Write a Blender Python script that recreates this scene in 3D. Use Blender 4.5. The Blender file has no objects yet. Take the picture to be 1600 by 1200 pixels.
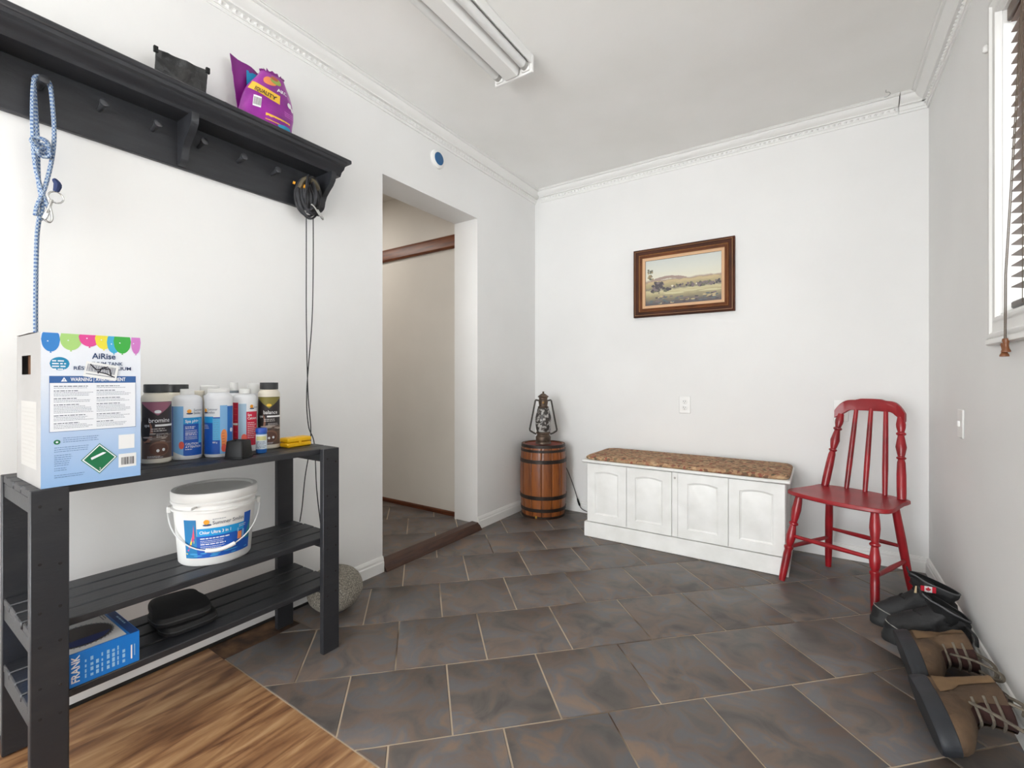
import bpy, bmesh, math, random
from mathutils import Vector, Matrix, noise
random.seed(7)
PI = math.pi
SC = bpy.context.scene
COL = SC.collection

# ------------------------------------------------------------------ camera, light, exposure
cam_d = bpy.data.cameras.new('camera'); cam = bpy.data.objects.new('camera', cam_d); COL.objects.link(cam)
cam_d.sensor_width = 36; cam_d.lens = 36 * 715 / 1600; cam_d.shift_y = -8 / 1600
cam_d.clip_start = 0.02
CAMX = 1.887
cam.location = (CAMX, 0, 1.0); cam.rotation_euler = (PI / 2, 0, math.radians(33.8))
SC.camera = cam
w = bpy.data.worlds.new('daylight'); SC.world = w; w.use_nodes = True
w.node_tree.nodes['Background'].inputs[0].default_value = (0.93, 0.97, 1.0, 1)
w.node_tree.nodes['Background'].inputs[1].default_value = 7.6

def area(name, loc, target, sx, sy, power, color=(1, 1, 1)):
    l = bpy.data.lights.new(name, 'AREA'); l.shape = 'RECTANGLE'; l.size = sx; l.size_y = sy
    l.energy = power; l.color = color
    o = bpy.data.objects.new(name, l); COL.objects.link(o); o.location = loc
    o.rotation_euler = (Vector(target) - Vector(loc)).to_track_quat('-Z', 'Y').to_euler()
    return o
area('front_fill', (0.85, -2.95, 1.15), (1.10, 3.0, 1.25), 1.4, 2.0, 78, (0.93, 0.97, 1.0))  # unseen fill light added behind the camera to brighten the room
area('hall_fill', (-1.3, 1.75, 2.30), (-1.2, 2.0, 0), 0.6, 0.4, 9, (1.0, 0.95, 0.89))  # unseen fill light added to brighten the hall past the doorway
vs = SC.view_settings
vs.view_transform = 'Standard'; vs.look = 'None'; vs.exposure = 0.0; vs.gamma = 1.0; vs.use_curve_mapping = False

# ------------------------------------------------------------------ materials
def lin(c):
    c = c / 255
    return c / 12.92 if c <= 0.04045 else ((c + 0.055) / 1.055) ** 2.4
def rgb(c): return (lin(c[0]), lin(c[1]), lin(c[2]), 1)
_m = {}
def mat(name, c, rough=0.5, metal=0.0, c2=None, scale=8.0, stretch=None, bump=0.0, bscale=None, detail=4, ramp=(0.35, 0.65), rand=0.0, spec=0.5, coat=0.0):
    """principled surface; c2 = second colour mixed in by noise, rand = brightness change per object"""
    if name in _m: return _m[name]
    m = bpy.data.materials.new(name); m.use_nodes = True; _m[name] = m
    nt = m.node_tree; N = nt.nodes; L = nt.links; b = N['Principled BSDF']
    b.inputs['Roughness'].default_value = rough; b.inputs['Metallic'].default_value = metal
    b.inputs['Specular IOR Level'].default_value = spec; b.inputs['Coat Weight'].default_value = coat
    b.inputs['Base Color'].default_value = rgb(c)
    out = None
    if c2 or bump:
        tc = N.new('ShaderNodeTexCoord'); mp = N.new('ShaderNodeMapping'); L.new(tc.outputs['Object'], mp.inputs[0])
        if stretch: mp.inputs['Scale'].default_value = stretch
    if c2:
        n = N.new('ShaderNodeTexNoise'); n.inputs['Scale'].default_value = scale; n.inputs['Detail'].default_value = detail
        L.new(mp.outputs[0], n.inputs['Vector'])
        r = N.new('ShaderNodeValToRGB'); L.new(n.outputs['Fac'], r.inputs[0])
        r.color_ramp.elements[0].position = ramp[0]; r.color_ramp.elements[0].color = rgb(c)
        r.color_ramp.elements[1].position = ramp[1]; r.color_ramp.elements[1].color = rgb(c2)
        out = r.outputs[0]; L.new(out, b.inputs['Base Color'])
    if rand:
        oi = N.new('ShaderNodeObjectInfo'); mr = N.new('ShaderNodeMapRange')
        mr.inputs['To Min'].default_value = 1 - rand; mr.inputs['To Max'].default_value = 1 + rand
        L.new(oi.outputs['Random'], mr.inputs[0])
        hs = N.new('ShaderNodeHueSaturation'); L.new(mr.outputs[0], hs.inputs['Value'])
        if out: L.new(out, hs.inputs['Color'])
        else: hs.inputs['Color'].default_value = rgb(c)
        L.new(hs.outputs[0], b.inputs['Base Color'])
    if bump:
        n2 = N.new('ShaderNodeTexNoise'); n2.inputs['Scale'].default_value = bscale or scale * 3; n2.inputs['Detail'].default_value = 5
        L.new(mp.outputs[0], n2.inputs['Vector'])
        bp = N.new('ShaderNodeBump'); bp.inputs['Strength'].default_value = bump; bp.inputs['Distance'].default_value = 0.01
        L.new(n2.outputs['Fac'], bp.inputs['Height']); L.new(bp.outputs[0], b.inputs['Normal'])
    return m

def multi(name, stops, scale, rough=0.6, stretch=None, bump=0.0, bscale=40, detail=6, voronoi=False, distort=0.0, offset_random=False):
    """noise through a ramp of several colours"""
    if name in _m: return _m[name]
    m = bpy.data.materials.new(name); m.use_nodes = True; _m[name] = m
    nt = m.node_tree; N = nt.nodes; L = nt.links; b = N['Principled BSDF']; b.inputs['Roughness'].default_value = rough
    tc = N.new('ShaderNodeTexCoord'); mp = N.new('ShaderNodeMapping'); L.new(tc.outputs['Object'], mp.inputs[0])
    if stretch: mp.inputs['Scale'].default_value = stretch
    if offset_random:
        oi = N.new('ShaderNodeObjectInfo'); mu = N.new('ShaderNodeMath'); mu.operation = 'MULTIPLY'; mu.inputs[1].default_value = 37
        L.new(oi.outputs['Random'], mu.inputs[0]); L.new(mu.outputs[0], mp.inputs['Location'])
    if voronoi:
        n = N.new('ShaderNodeTexVoronoi'); n.inputs['Scale'].default_value = scale
        sp = N.new('ShaderNodeSeparateColor'); L.new(n.outputs['Color'], sp.inputs[0]); f = sp.outputs[0]
        n3 = N.new('ShaderNodeTexNoise'); n3.inputs['Scale'].default_value = scale * 0.6; L.new(mp.outputs[0], n3.inputs['Vector'])
        va = N.new('ShaderNodeVectorMath'); va.operation = 'MULTIPLY_ADD'; va.inputs[1].default_value = (0.03,) * 3
        L.new(n3.outputs['Color'], va.inputs[0]); L.new(mp.outputs[0], va.inputs[2]); L.new(va.outputs[0], n.inputs['Vector'])
    else:
        n = N.new('ShaderNodeTexNoise'); n.inputs['Scale'].default_value = scale; n.inputs['Detail'].default_value = detail
        n.inputs['Distortion'].default_value = distort
        L.new(mp.outputs[0], n.inputs['Vector']); f = n.outputs['Fac']
    r = N.new('ShaderNodeValToRGB'); L.new(f, r.inputs[0]); e = r.color_ramp.elements
    while len(e) < len(stops): e.new(0.5)
    for i, (p, c) in enumerate(stops): e[i].position = p; e[i].color = rgb(c)
    L.new(r.outputs[0], b.inputs['Base Color'])
    if bump:
        n2 = N.new('ShaderNodeTexNoise'); n2.inputs['Scale'].default_value = bscale; n2.inputs['Detail'].default_value = 5
        L.new(mp.outputs[0], n2.inputs['Vector'])
        bp = N.new('ShaderNodeBump'); bp.inputs['Strength'].default_value = bump; bp.inputs['Distance'].default_value = 0.01
        L.new(n2.outputs['Fac'], bp.inputs['Height']); L.new(bp.outputs[0], b.inputs['Normal'])
    return m

def gradient(name, stops, axis=2, rough=0.5, wob=0.0, wscale=6.0):
    """printed colour gradient along one axis of the object's own box"""
    if name in _m: return _m[name]
    m = bpy.data.materials.new(name); m.use_nodes = True; _m[name] = m
    nt = m.node_tree; N = nt.nodes; L = nt.links; b = N['Principled BSDF']; b.inputs['Roughness'].default_value = rough
    tc = N.new('ShaderNodeTexCoord'); sp = N.new('ShaderNodeSeparateXYZ'); L.new(tc.outputs['Generated'], sp.inputs[0])
    f = sp.outputs[axis]
    if wob:
        n = N.new('ShaderNodeTexNoise'); n.inputs['Scale'].default_value = wscale; n.inputs['Detail'].default_value = 6
        L.new(tc.outputs['Generated'], n.inputs['Vector'])
        ma = N.new('ShaderNodeMath'); ma.operation = 'MULTIPLY_ADD'; ma.inputs[1].default_value = wob
        L.new(n.outputs['Fac'], ma.inputs[0]); L.new(f, ma.inputs[2])
        mb = N.new('ShaderNodeMath'); mb.operation = 'SUBTRACT'; mb.inputs[1].default_value = wob / 2; L.new(ma.outputs[0], mb.inputs[0]); f = mb.outputs[0]
    r = N.new('ShaderNodeValToRGB'); L.new(f, r.inputs[0]); e = r.color_ramp.elements
    while len(e) < len(stops): e.new(0.5)
    for i, (p, c) in enumerate(stops): e[i].position = p; e[i].color = rgb(c)
    L.new(r.outputs[0], b.inputs['Base Color'])
    return m

WALL = mat('wall_paint', (238, 237, 235), 0.55, c2=(233, 232, 230), scale=1.5, bump=0.03, bscale=60, spec=0.3)
CEIL = mat('ceiling_paint', (248, 247, 244), 0.7, c2=(243, 242, 238), scale=2, spec=0.2)
TRIM = mat('trim_paint', (238, 237, 234), 0.4, spec=0.4)
HALLW = mat('hall_paint', (226, 221, 213), 0.6, c2=(220, 215, 207), scale=2, spec=0.3)
GROUT = mat('grout', (192, 175, 153), 0.9, c2=(84, 68, 56), scale=2.6, detail=3, ramp=(0.52, 0.66))
TILE = multi('slate_tile', [(0.28, (75, 70, 67)), (0.40, (92, 86, 82)), (0.49, (108, 93, 83)), (0.57, (98, 97, 99)), (0.68, (122, 103, 88))], 7.5, 0.42, bump=0.12, bscale=28, detail=10, distort=.9, offset_random=True)
PLY = multi('plywood', [(0.30, (92, 60, 40)), (0.45, (138, 98, 66)), (0.58, (164, 124, 86)), (0.75, (192, 156, 116))], 3.4, 0.45, stretch=(9, 1.3, 1), detail=8, distort=.7)
PLYD = multi('stained_plywood', [(0.3, (36, 24, 16)), (0.5, (84, 58, 38)), (0.7, (120, 88, 58))], 14, 0.8, detail=7)
BROWN = mat('brown_wood', (106, 54, 24), 0.4, c2=(72, 34, 16), scale=5, stretch=(1, 14, 14))
BROWNX = mat('stained_rail_wood', (124, 66, 28), 0.4, c2=(92, 44, 18), scale=5, stretch=(1.5, 14, 14))
THRESH = mat('threshold_wood', (82, 54, 40), 0.5, c2=(58, 36, 28), scale=6, stretch=(14, 1.5, 14))
BLACKW = mat('black_paint_wood', (45, 46, 50), 0.42, c2=(36, 37, 41), scale=9, stretch=(6, 1, 6), bump=0.06, bscale=50)
BLACKS = mat('black_rack_paint', (39, 40, 44), 0.45, c2=(52, 52, 54), scale=5, ramp=(0.5, 0.85), stretch=(4, 1, 4), bump=0.08, bscale=40)
BLACK = mat('black_fabric', (20, 20, 22), 0.75, c2=(28, 28, 30), scale=30)
BLACKP = mat('black_plastic', (20, 20, 21), 0.5, spec=.3)
WHITEP = mat('white_plastic', (236, 236, 234), 0.35)
CREAMP = mat('cream_plastic', (226, 219, 203), 0.4)
STEEL = mat('steel', (200, 200, 198), 0.25, 1.0)
IRON = mat('iron_hoop', (58, 48, 42), 0.5, 0.4, c2=(34, 28, 25), scale=12)
PLATE = mat('plate_plastic', (240, 239, 236), 0.35)
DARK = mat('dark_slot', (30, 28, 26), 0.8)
def flat_c(name, c, rough=0.5): return mat('print_' + name, c, rough)

# ------------------------------------------------------------------ mesh helpers
EM = {}
def tag(o, label=None, cat=None, group=None, kind=None):
    if label: o['label'] = label
    if cat: o['category'] = cat
    if group: o['group'] = group
    if kind: o['kind'] = kind
    return o
def thing(name, label, cat, loc=(0, 0, 0), rotz=0.0, group=None):
    o = bpy.data.objects.new(name, None); COL.objects.link(o); o.empty_display_size = 0.05
    o.location = loc; o.rotation_euler = (0, 0, rotz)
    EM[o.name] = Matrix.Translation(loc) @ Matrix.Rotation(rotz, 4, 'Z')
    return tag(o, label, cat, group)

class MB:
    def __init__(s): s.v = []; s.f = []; s.m = []
    def add(s, verts, faces, mi=0, M=None):
        n = len(s.v)
        s.v += [tuple(M @ Vector(p)) if M else tuple(p) for p in verts]
        for f in faces: s.f.append([i + n for i in f]); s.m.append(mi)
        return s
    def box(s, x0, x1, y0, y1, z0, z1, ch=0.0015, mi=0, M=None):
        ch = min(ch, (x1 - x0) * .45, (y1 - y0) * .45, (z1 - z0) * .45)
        if ch <= 0:
            v = [(x, y, z) for x in (x0, x1) for y in (y0, y1) for z in (z0, z1)]
            return s.add(v, [(0, 1, 3, 2), (4, 6, 7, 5), (0, 4, 5, 1), (2, 3, 7, 6), (0, 2, 6, 4), (1, 5, 7, 3)], mi, M)
        v = []; idx = {}
        for ix in (0, 1):
            for iy in (0, 1):
                for iz in (0, 1):
                    X = (x0, x1)[ix]; Y = (y0, y1)[iy]; Z = (z0, z1)[iz]
                    a = X + (ch if ix == 0 else -ch); b = Y + (ch if iy == 0 else -ch); c = Z + (ch if iz == 0 else -ch)
                    idx[ix, iy, iz] = len(v); v += [(X, b, c), (a, Y, c), (a, b, Z)]
        F = []
        g = lambda k, a: idx[k] + a
        for i in (0, 1):
            F.append([g((i, 0, 0), 0), g((i, 1, 0), 0), g((i, 1, 1), 0), g((i, 0, 1), 0)])
            F.append([g((0, i, 0), 1), g((1, i, 0), 1), g((1, i, 1), 1), g((0, i, 1), 1)])
            F.append([g((0, 0, i), 2), g((1, 0, i), 2), g((1, 1, i), 2), g((0, 1, i), 2)])
        for i in (0, 1):
            for j in (0, 1):
                F.append([g((i, j, 0), 0), g((i, j, 0), 1), g((i, j, 1), 1), g((i, j, 1), 0)])
                F.append([g((i, 0, j), 0), g((i, 0, j), 2), g((i, 1, j), 2), g((i, 1, j), 0)])
                F.append([g((0, i, j), 1), g((0, i, j), 2), g((1, i, j), 2), g((1, i, j), 1)])
                for k in (0, 1): F.append([g((i, j, k), 0), g((i, j, k), 1), g((i, j, k), 2)])
        return s.add(v, F, mi, M)
    def loft(s, rings, mi=0, closed=True, cap0=True, cap1=True, M=None, skip=None):
        n = len(rings[0]); v = [p for r in rings for p in r]; F = []
        for i in range(len(rings) - 1):
            for j in range(n if closed else n - 1):
                if skip and skip(i, j): continue
                k = (j + 1) % n
                F.append([i * n + j, i * n + k, (i + 1) * n + k, (i + 1) * n + j])
        if cap0: F.append(list(range(n)))
        if cap1: F.append([(len(rings) - 1) * n + j for j in range(n)])
        return s.add(v, F, mi, M)
    def lathe(s, prof, n=24, mi=0, M=None, sx=1.0, sy=1.0, closed=False):
        rings = [[(r * math.cos(2 * PI * j / n) * sx, r * math.sin(2 * PI * j / n) * sy, z) for j in range(n)] for r, z in prof]
        if closed: rings.append(rings[0])
        return s.loft(rings, mi, True, not closed, not closed, M)
    def between(s, a, b, prof, n=12, mi=0):
        """lathe profile (r, t 0..1) between two points"""
        a = Vector(a); b = Vector(b); d = b - a
        q = Vector((0, 0, 1)).rotation_difference(d.normalized()).to_matrix().to_4x4()
        return s.lathe([(r, t * d.length) for r, t in prof], n, mi, Matrix.Translation(a) @ q)
    def tube(s, pts, r, n=8, mi=0, closed=False, flat=1.0):
        P = [Vector(p) for p in pts]; m = len(P); rings = []; up = None
        for i, p in enumerate(P):
            a = P[(i - 1) % m] if (closed or i > 0) else p
            b = P[(i + 1) % m] if (closed or i < m - 1) else p
            t = (b - a)
            t = t.normalized() if t.length > 1e-9 else Vector((0, 0, 1))
            if up is None: up = t.orthogonal().normalized() if abs(t.z) > 0.99 else t.cross(Vector((0, 0, 1))).normalized()
            x = (up - t * up.dot(t)).normalized(); y = t.cross(x); up = x
            rr = r[i] if isinstance(r, (list, tuple)) else r
            rings.append([tuple(p + x * rr * math.cos(2 * PI * j / n) + y * rr * flat * math.sin(2 * PI * j / n)) for j in range(n)])
        if closed: rings.append(rings[0])
        return s.loft(rings, mi, True, not closed, not closed)
    def prism(s, poly, a, b, mp, mi=0, M=None):
        """poly of 2D points, extruded from a to b, mp(u, v, h) -> xyz"""
        n = len(poly)
        v = [mp(u, w_, a) for u, w_ in poly] + [mp(u, w_, b) for u, w_ in poly]
        F = [[i, (i + 1) % n, n + (i + 1) % n, n + i] for i in range(n)] + [list(range(n))[::-1], list(range(n, 2 * n))]
        return s.add(v, F, mi, M)
    def build(s, name, mats, parent=None, world=False, loc=None, sharp=38, recalc=True, kind=None, label=None):
        me = bpy.data.meshes.new(name); me.from_pydata(s.v, [], s.f)
        for m in (mats if isinstance(mats, (list, tuple)) else [mats]): me.materials.append(m)
        me.polygons.foreach_set('material_index', s.m)
        if recalc:
            bm = bmesh.new(); bm.from_mesh(me); bmesh.ops.recalc_face_normals(bm, faces=bm.faces); bm.to_mesh(me); bm.free()
        me.polygons.foreach_set('use_smooth', [True] * len(me.polygons))
        me.set_sharp_from_angle(angle=math.radians(sharp))
        o = bpy.data.objects.new(name, me); COL.objects.link(o)
        if parent:
            o.parent = parent
            if world and parent.name in EM: o.matrix_parent_inverse = EM[parent.name].inverted()
        if loc: o.location = loc
        return tag(o, label=label, kind=kind)
def struct(name, mb, m, label=None): return mb.build(name, m, kind='structure', label=label)
def smooth_pts(P, k=6, closed=False):
    """Catmull-Rom through points"""
    P = [Vector(p) for p in P]; n = len(P); out = []
    for i in range(n if closed else n - 1):
        p0 = P[(i - 1) % n] if closed or i > 0 else P[i]; p1 = P[i]; p2 = P[(i + 1) % n]
        p3 = P[(i + 2) % n] if closed or i + 2 < n else p2
        for t in [j / k for j in range(k)]:
            out.append(0.5 * ((2 * p1) + (p2 - p0) * t + (2 * p0 - 5 * p1 + 4 * p2 - p3) * t * t + (3 * p1 - p0 - 3 * p2 + p3) * t ** 3))
    if not closed: out.append(P[-1])
    return out

_t = {}
def textmesh(s, bold=0.0):
    if (s, bold) in _t: return _t[s, bold]
    c = bpy.data.curves.new('txt', 'FONT'); c.body = s; c.size = 1; c.offset = bold; c.resolution_u = 3
    o = bpy.data.objects.new('txt', c); me = o.to_mesh()
    V = [(v.co.x, v.co.y) for v in me.vertices]; F = [list(p.vertices) for p in me.polygons]
    o.to_mesh_clear(); bpy.data.objects.remove(o); bpy.data.curves.remove(c)
    xs = [p[0] for p in V] or [0]
    _t[s, bold] = (V, F, min(xs), max(xs)); return _t[s, bold]

class Print:
    """ink on a surface: surf(u, v, h) -> xyz"""
    def __init__(s, surf, du=0.006): s.b = MB(); s.surf = surf; s.du = du; s.mats = []; s.h = 0.0003
    def mi(s, m):
        if m not in s.mats: s.mats.append(m)
        return s.mats.index(m)
    def strip(s, u0, u1, lo, hi, m, h=1, n=None):
        n = n or max(1, int(abs(u1 - u0) / s.du)); V = []; F = []
        for i in range(n + 1):
            u = u0 + (u1 - u0) * i / n
            V += [s.surf(u, lo(u), h * s.h), s.surf(u, hi(u), h * s.h)]
        F = [[2 * i, 2 * i + 2, 2 * i + 3, 2 * i + 1] for i in range(n)]
        s.b.add(V, F, s.mi(m)); return s
    def rect(s, u0, u1, v0, v1, m, h=1): return s.strip(u0, u1, lambda u: v0, lambda u: v1, m, h)
    def ellipse(s, u, v, a, b, m, h=1, top=1e9, n=14):
        f = lambda x: b * math.sqrt(max(0, 1 - ((x - u) / a) ** 2))
        return s.strip(u - a, u + a, lambda x: min(top, v - f(x)), lambda x: min(top, v + f(x)), m, h, n)
    def poly(s, P, m, h=1):
        s.b.add([s.surf(u, v, h * s.h) for u, v in P], [list(range(len(P)))], s.mi(m)); return s
    def text(s, t, u, v, size, m, h=2, al='l', bold=0.0, rot=0.0, sx=1.0, width=None):
        V, F, a, b = textmesh(t, bold)
        if width: sx = width / ((b - a) * size)
        off = {'l': a, 'c': (a + b) / 2, 'r': b}[al]; c = math.cos(rot); d = math.sin(rot)
        P = []
        for x, y in V:
            x = (x - off) * size * sx; y *= size
            P.append(s.surf(u + x * c - y * d, v + x * d + y * c, h * s.h))
        s.b.add(P, F, s.mi(m)); return s
    def lines(s, u0, u1, v1, n, dv, th, m, h=2, ragged=0.3):
        """small unreadable print: a dashed bar per line of words"""
        for i in range(n):
            v = v1 - i * dv; u = u0; end = u1 - random.random() * ragged * (u1 - u0)
            while u < end:
                wd = min(end - u, random.uniform(1.5, 5) * th)
                s.rect(u, u + wd, v - th, v, m, h); u += wd + th * .8
        return s
    def build(s, name, parent, world=True): return s.b.build(name, s.mats, parent, world, recalc=False)
def plane(O, U, V, N):
    O, U, V, N = Vector(O), Vector(U), Vector(V), Vector(N)
    return lambda u, v, h: tuple(O + U * u + V * v + N * h)
def clip(poly, a, b, c):
    """keep a*x + b*y <= c"""
    out = []
    for i in range(len(poly)):
        p, q = poly[i], poly[(i + 1) % len(poly)]; d0 = a * p[0] + b * p[1] - c; d1 = a * q[0] + b * q[1] - c
        if d0 <= 0: out.append(p)
        if (d0 < 0 < d1) or (d1 < 0 < d0):
            t = d0 / (d0 - d1); out.append((p[0] + (q[0] - p[0]) * t, p[1] + (q[1] - p[1]) * t))
    return out
def cliprect(poly, x0, x1, y0, y1):
    for k in ((-1, 0, -x0), (1, 0, x1), (0, -1, -y0), (0, 1, y1)):
        poly = clip(poly, *k)
        if len(poly) < 3: return []
    return poly
def parea(P): return abs(sum(P[i][0] * P[(i + 1) % len(P)][1] - P[(i + 1) % len(P)][0] * P[i][1] for i in range(len(P)))) / 2

# ================================================================== ROOM SHELL
W, D, H, Y0 = 2.36, 3.153, 2.478, -3.1
floor = struct('floor', MB().box(-0.2, W + .2, Y0 - .15, D + .15, -0.08, -0.0025, 0), GROUT)
PX, PY = 1.02, 0.79                      # bare plywood in the corner under the rack
MB().box(0.0, PX, Y0, PY - .004, -0.02, -0.001, .001).build('plywood_sheet', PLY, floor, label='bare brown plywood where the tiles are missing')
MB().box(0.0, 0.124, PY - .004, 1.075, -0.02, -0.0015, .001).build('plywood_strip', PLYD, floor, label='dark stained strip of bare subfloor by the wall')
def tiles(parent, x0, x1, y0, y1, z, avoid=None):
    s = math.sqrt(2); pp, pq = 0.3195, 0.3262
    for k in range(-14, 14):
        q0 = -0.042 + pq * (k); off = 0.1425 if k % 2 == 0 else 0.3025 - .0155
        if k % 2: off = 0.287
        for j in range(-8, 20):
            p0 = off + pp * j; g = 0.0028
            P = [(p0 + g, q0 + g), (p0 + pp - g, q0 + g), (p0 + pp - g, q0 + pq - g), (p0 + g, q0 + pq - g)]
            P = [((p - q) / s, (p + q) / s) for p, q in P]
            P = cliprect(P, x0, x1, y0, y1)
            parts = [P] if P else []
            for (ax0, ax1, ay0, ay1) in (avoid or []):
                nxt = []
                for A in parts:
                    if len(cliprect(A, ax0, ax1, ay0, ay1)) < 3: nxt.append(A); continue
                    for rc in ((ax1, 9, -9, ay1), (-9, 9, ay1, 9)):
                        B = cliprect(A, *rc)
                        if len(B) >= 3: nxt.append(B)
                parts = nxt
            # pieces of one tile around the plywood stay one tile
            parts = [A for A in parts if len(A) >= 3 and parea(A) > 2e-4]
            if not parts: continue
            b = MB(); dz = random.uniform(-.0004, .0004)
            for A in parts:
                n = len(A); cx = sum(p[0] for p in A) / n; cy = sum(p[1] for p in A) / n
                ins = []
                for p in A:
                    d = Vector((p[0] - cx, p[1] - cy)); l = d.length or 1; d *= max(0, (l - .0022)) / l
                    ins.append((cx + d.x, cy + d.y))
                b.loft([[(x, y, z - .006) for x, y in A], [(x, y, z - .0012 + dz) for x, y in A], [(x, y, z + dz) for x, y in ins]], cap0=False)
            b.build('tile', TILE, parent)
tiles(floor, 0.0, W, -1.2, D, 0.0, [(-.5, PX, -9, PY), (-.5, .125, PY - .01, 1.078)])

DY0, DY1, DZ = 1.603, 2.405, 2.069
wl = MB()
wl.box(-.2, .003, Y0, DY0, 0, H + .05, 0); wl.box(-.2, 0, DY1, D + .1, 0, H + .05, 0); wl.box(-.2, 0.0, DY0, DY1, DZ, H + .05, 0)
wall_left = struct('wall_left', wl, WALL)
struct('wall_back', MB().box(0, W + .15, D, D + .1, 0, H + .05, 0), WALL)
# right wall with the window opening
WY0, WY1, WZ0, WZ1 = 0.80, 2.02, 1.195, 2.14
wr = MB()
wr.box(W, W + .15, Y0, WY0, 0, H + .05, 0); wr.box(W, W + .15, WY1, D, 0, H + .05, 0)
wr.box(W, W + .15, WY0, WY1, 0, WZ0, 0); wr.box(W, W + .15, WY0, WY1, WZ1, H + .05, 0)
struct('wall_right', wr, WALL)
# wall behind the camera with a wide glazed door opening
wf = MB(); FX0, FX1, FZ = 0.25, 2.1, 2.1
wf.box(0, FX0, Y0 - .12, Y0, 0, H + .05, 0); wf.box(FX1, W, Y0 - .12, Y0, 0, H + .05, 0); wf.box(FX0, FX1, Y0 - .12, Y0, FZ, H + .05, 0)
struct('wall_front', wf, WALL)
struct('ceiling', MB().box(-.0, W, Y0, D, H, H + .05, 0), CEIL)
df = MB()
for x in (FX0, (FX0 + FX1) / 2 - .025, FX1 - .05): df.box(x, x + .05, Y0 - .1, Y0 - .05, 0, FZ)
df.box(FX0, FX1, Y0 - .1, Y0 - .05, FZ - .05, FZ); df.box(FX0, FX1, Y0 - .1, Y0 - .05, 0, .08)
door1 = struct('door_1', df, TRIM)

# baseboards
def base_prof(): return [(0, 0), (.014, 0), (.014, .05), (.011, .056), (.011, .066), (.006, .078), (0, .08)]
def run(prof, a, b, nrm, name, m):
    a = Vector(a); b = Vector(b); n = Vector(nrm)
    mb = MB().loft([[tuple(p + n * d + Vector((0, 0, z))) for d, z in prof] for p in (a, b)])
    return mb.build(name, m, kind='structure', sharp=22)
run(base_prof(), (.003, 1.28, 0), (.003, DY0, 0), (1, 0, 0), 'baseboard_left', TRIM)
run(base_prof(), (0, DY1, 0), (0, D, 0), (1, 0, 0), 'baseboard_left.001', TRIM)
run(base_prof(), (0.012, D, 0), (W, D, 0), (0, -1, 0), 'baseboard_back', TRIM)
run(base_prof(), (W, Y0, 0), (W, D - .012, 0), (-1, 0, 0), 'baseboard_right', TRIM)
struct('gap_shade_strip', MB().box(.0, .006, Y0, 1.28, 0, .012, .001), DARK, 'dark strip painted as the shaded gap at the foot of the left wall')  # dark colour paints the shade in the gap below the wall panel

# crown moulding
CP = [(0, -.080), (.007, -.080), (.009, -.072), (.009, -.068), (.014, -.068), (.014, -.046), (.030, -.046), (.030, -.040), (.036, -.036), (.044, -.032), (.054, -.024), (.060, -.014), (.060, -.009), (.070, -.009), (.074, -.006), (.074, -.003), (.080, -.003), (.080, 0), (0, 0)]
def crown(name, a, b, nrm):
    a = Vector(a); b = Vector(b); n = Vector(nrm); t = run(CP, a, b, nrm, name, TRIM)
    d = (b - a); L_ = d.length; d.normalize(); k = int(L_ / .026); mb = MB()
    for i in range(k):                       # row of small twisted beads
        c = a + d * ((i + .5) * L_ / k) + n * .014 + Vector((0, 0, -.057)); e = .0095
        u = d * e + Vector((0, 0, .004)); vv = Vector((0, 0, .0085)) - d * .003; o_ = n * .010
        mb.add([c - u, c + vv, c + u, c - vv, c + o_], [(0, 1, 4), (1, 2, 4), (2, 3, 4), (3, 0, 4)])
    mb.build('bead_row', TRIM, t, kind='stuff', recalc=False)
    return t
crown('trim_2', (0, Y0, H), (0, D, H), (1, 0, 0))
tb = crown('trim_3', (.052, D, H), (2.236, D, H), (0, -1, 0))
crown('trim_4', (W, Y0, H), (W, D, H), (-1, 0, 0))
cb = MB(); cb.loft([[(x, D - d, H + z) for d, z in CP] for x in (2.241, W)]); cb.build('corner_block', TRIM, tb)

# ---------------- hall beyond the doorway
HF = 0.035
hall = struct('floor.001', MB().box(-2.2, -.001, 1.1, 2.46, HF - .03, HF - .0025, 0), GROUT)
tiles(hall, -2.2, -.012, 1.2, 2.45, HF)
struct('wall_hall_far', MB().box(-2.2, -.2, 2.45, 2.55, 0, 2.46, 0), HALLW)
struct('wall_hall_near', MB().box(-2.2, -.2, 1.1, 1.2, 0, 2.46, 0), HALLW)
struct('wall_hall_end', MB().box(-2.3, -2.2, 1.1, 2.55, 0, 2.46, 0), HALLW)
struct('ceiling.001', MB().box(-2.2, -.2, 1.2, 2.45, 2.40, 2.46, 0), HALLW)
run([(0, 1.918), (.018, 1.918), (.026, 1.93), (.026, 1.99), (.02, 2.006), (.012, 2.013), (0, 2.015)], (-2.2, 2.45, 0), (-.2, 2.45, 0), (0, -1, 0), 'trim_5', BROWNX)
run([(0, HF), (.012, HF), (.012, HF + .022), (.008, HF + .03), (0, HF + .03)], (-2.2, 2.45, 0), (-.2, 2.45, 0), (0, -1, 0), 'trim_6', BROWN)
th = MB().loft([[(-.045, y, 0), (.034, y, 0), (.034, y, .006), (.006, y, .044), (-.045, y, .046)] for y in (DY0 + .002, DY1 + .004)])
struct('trim_7', th, THRESH, 'worn brown wooden ramp strip across the doorway')

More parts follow.
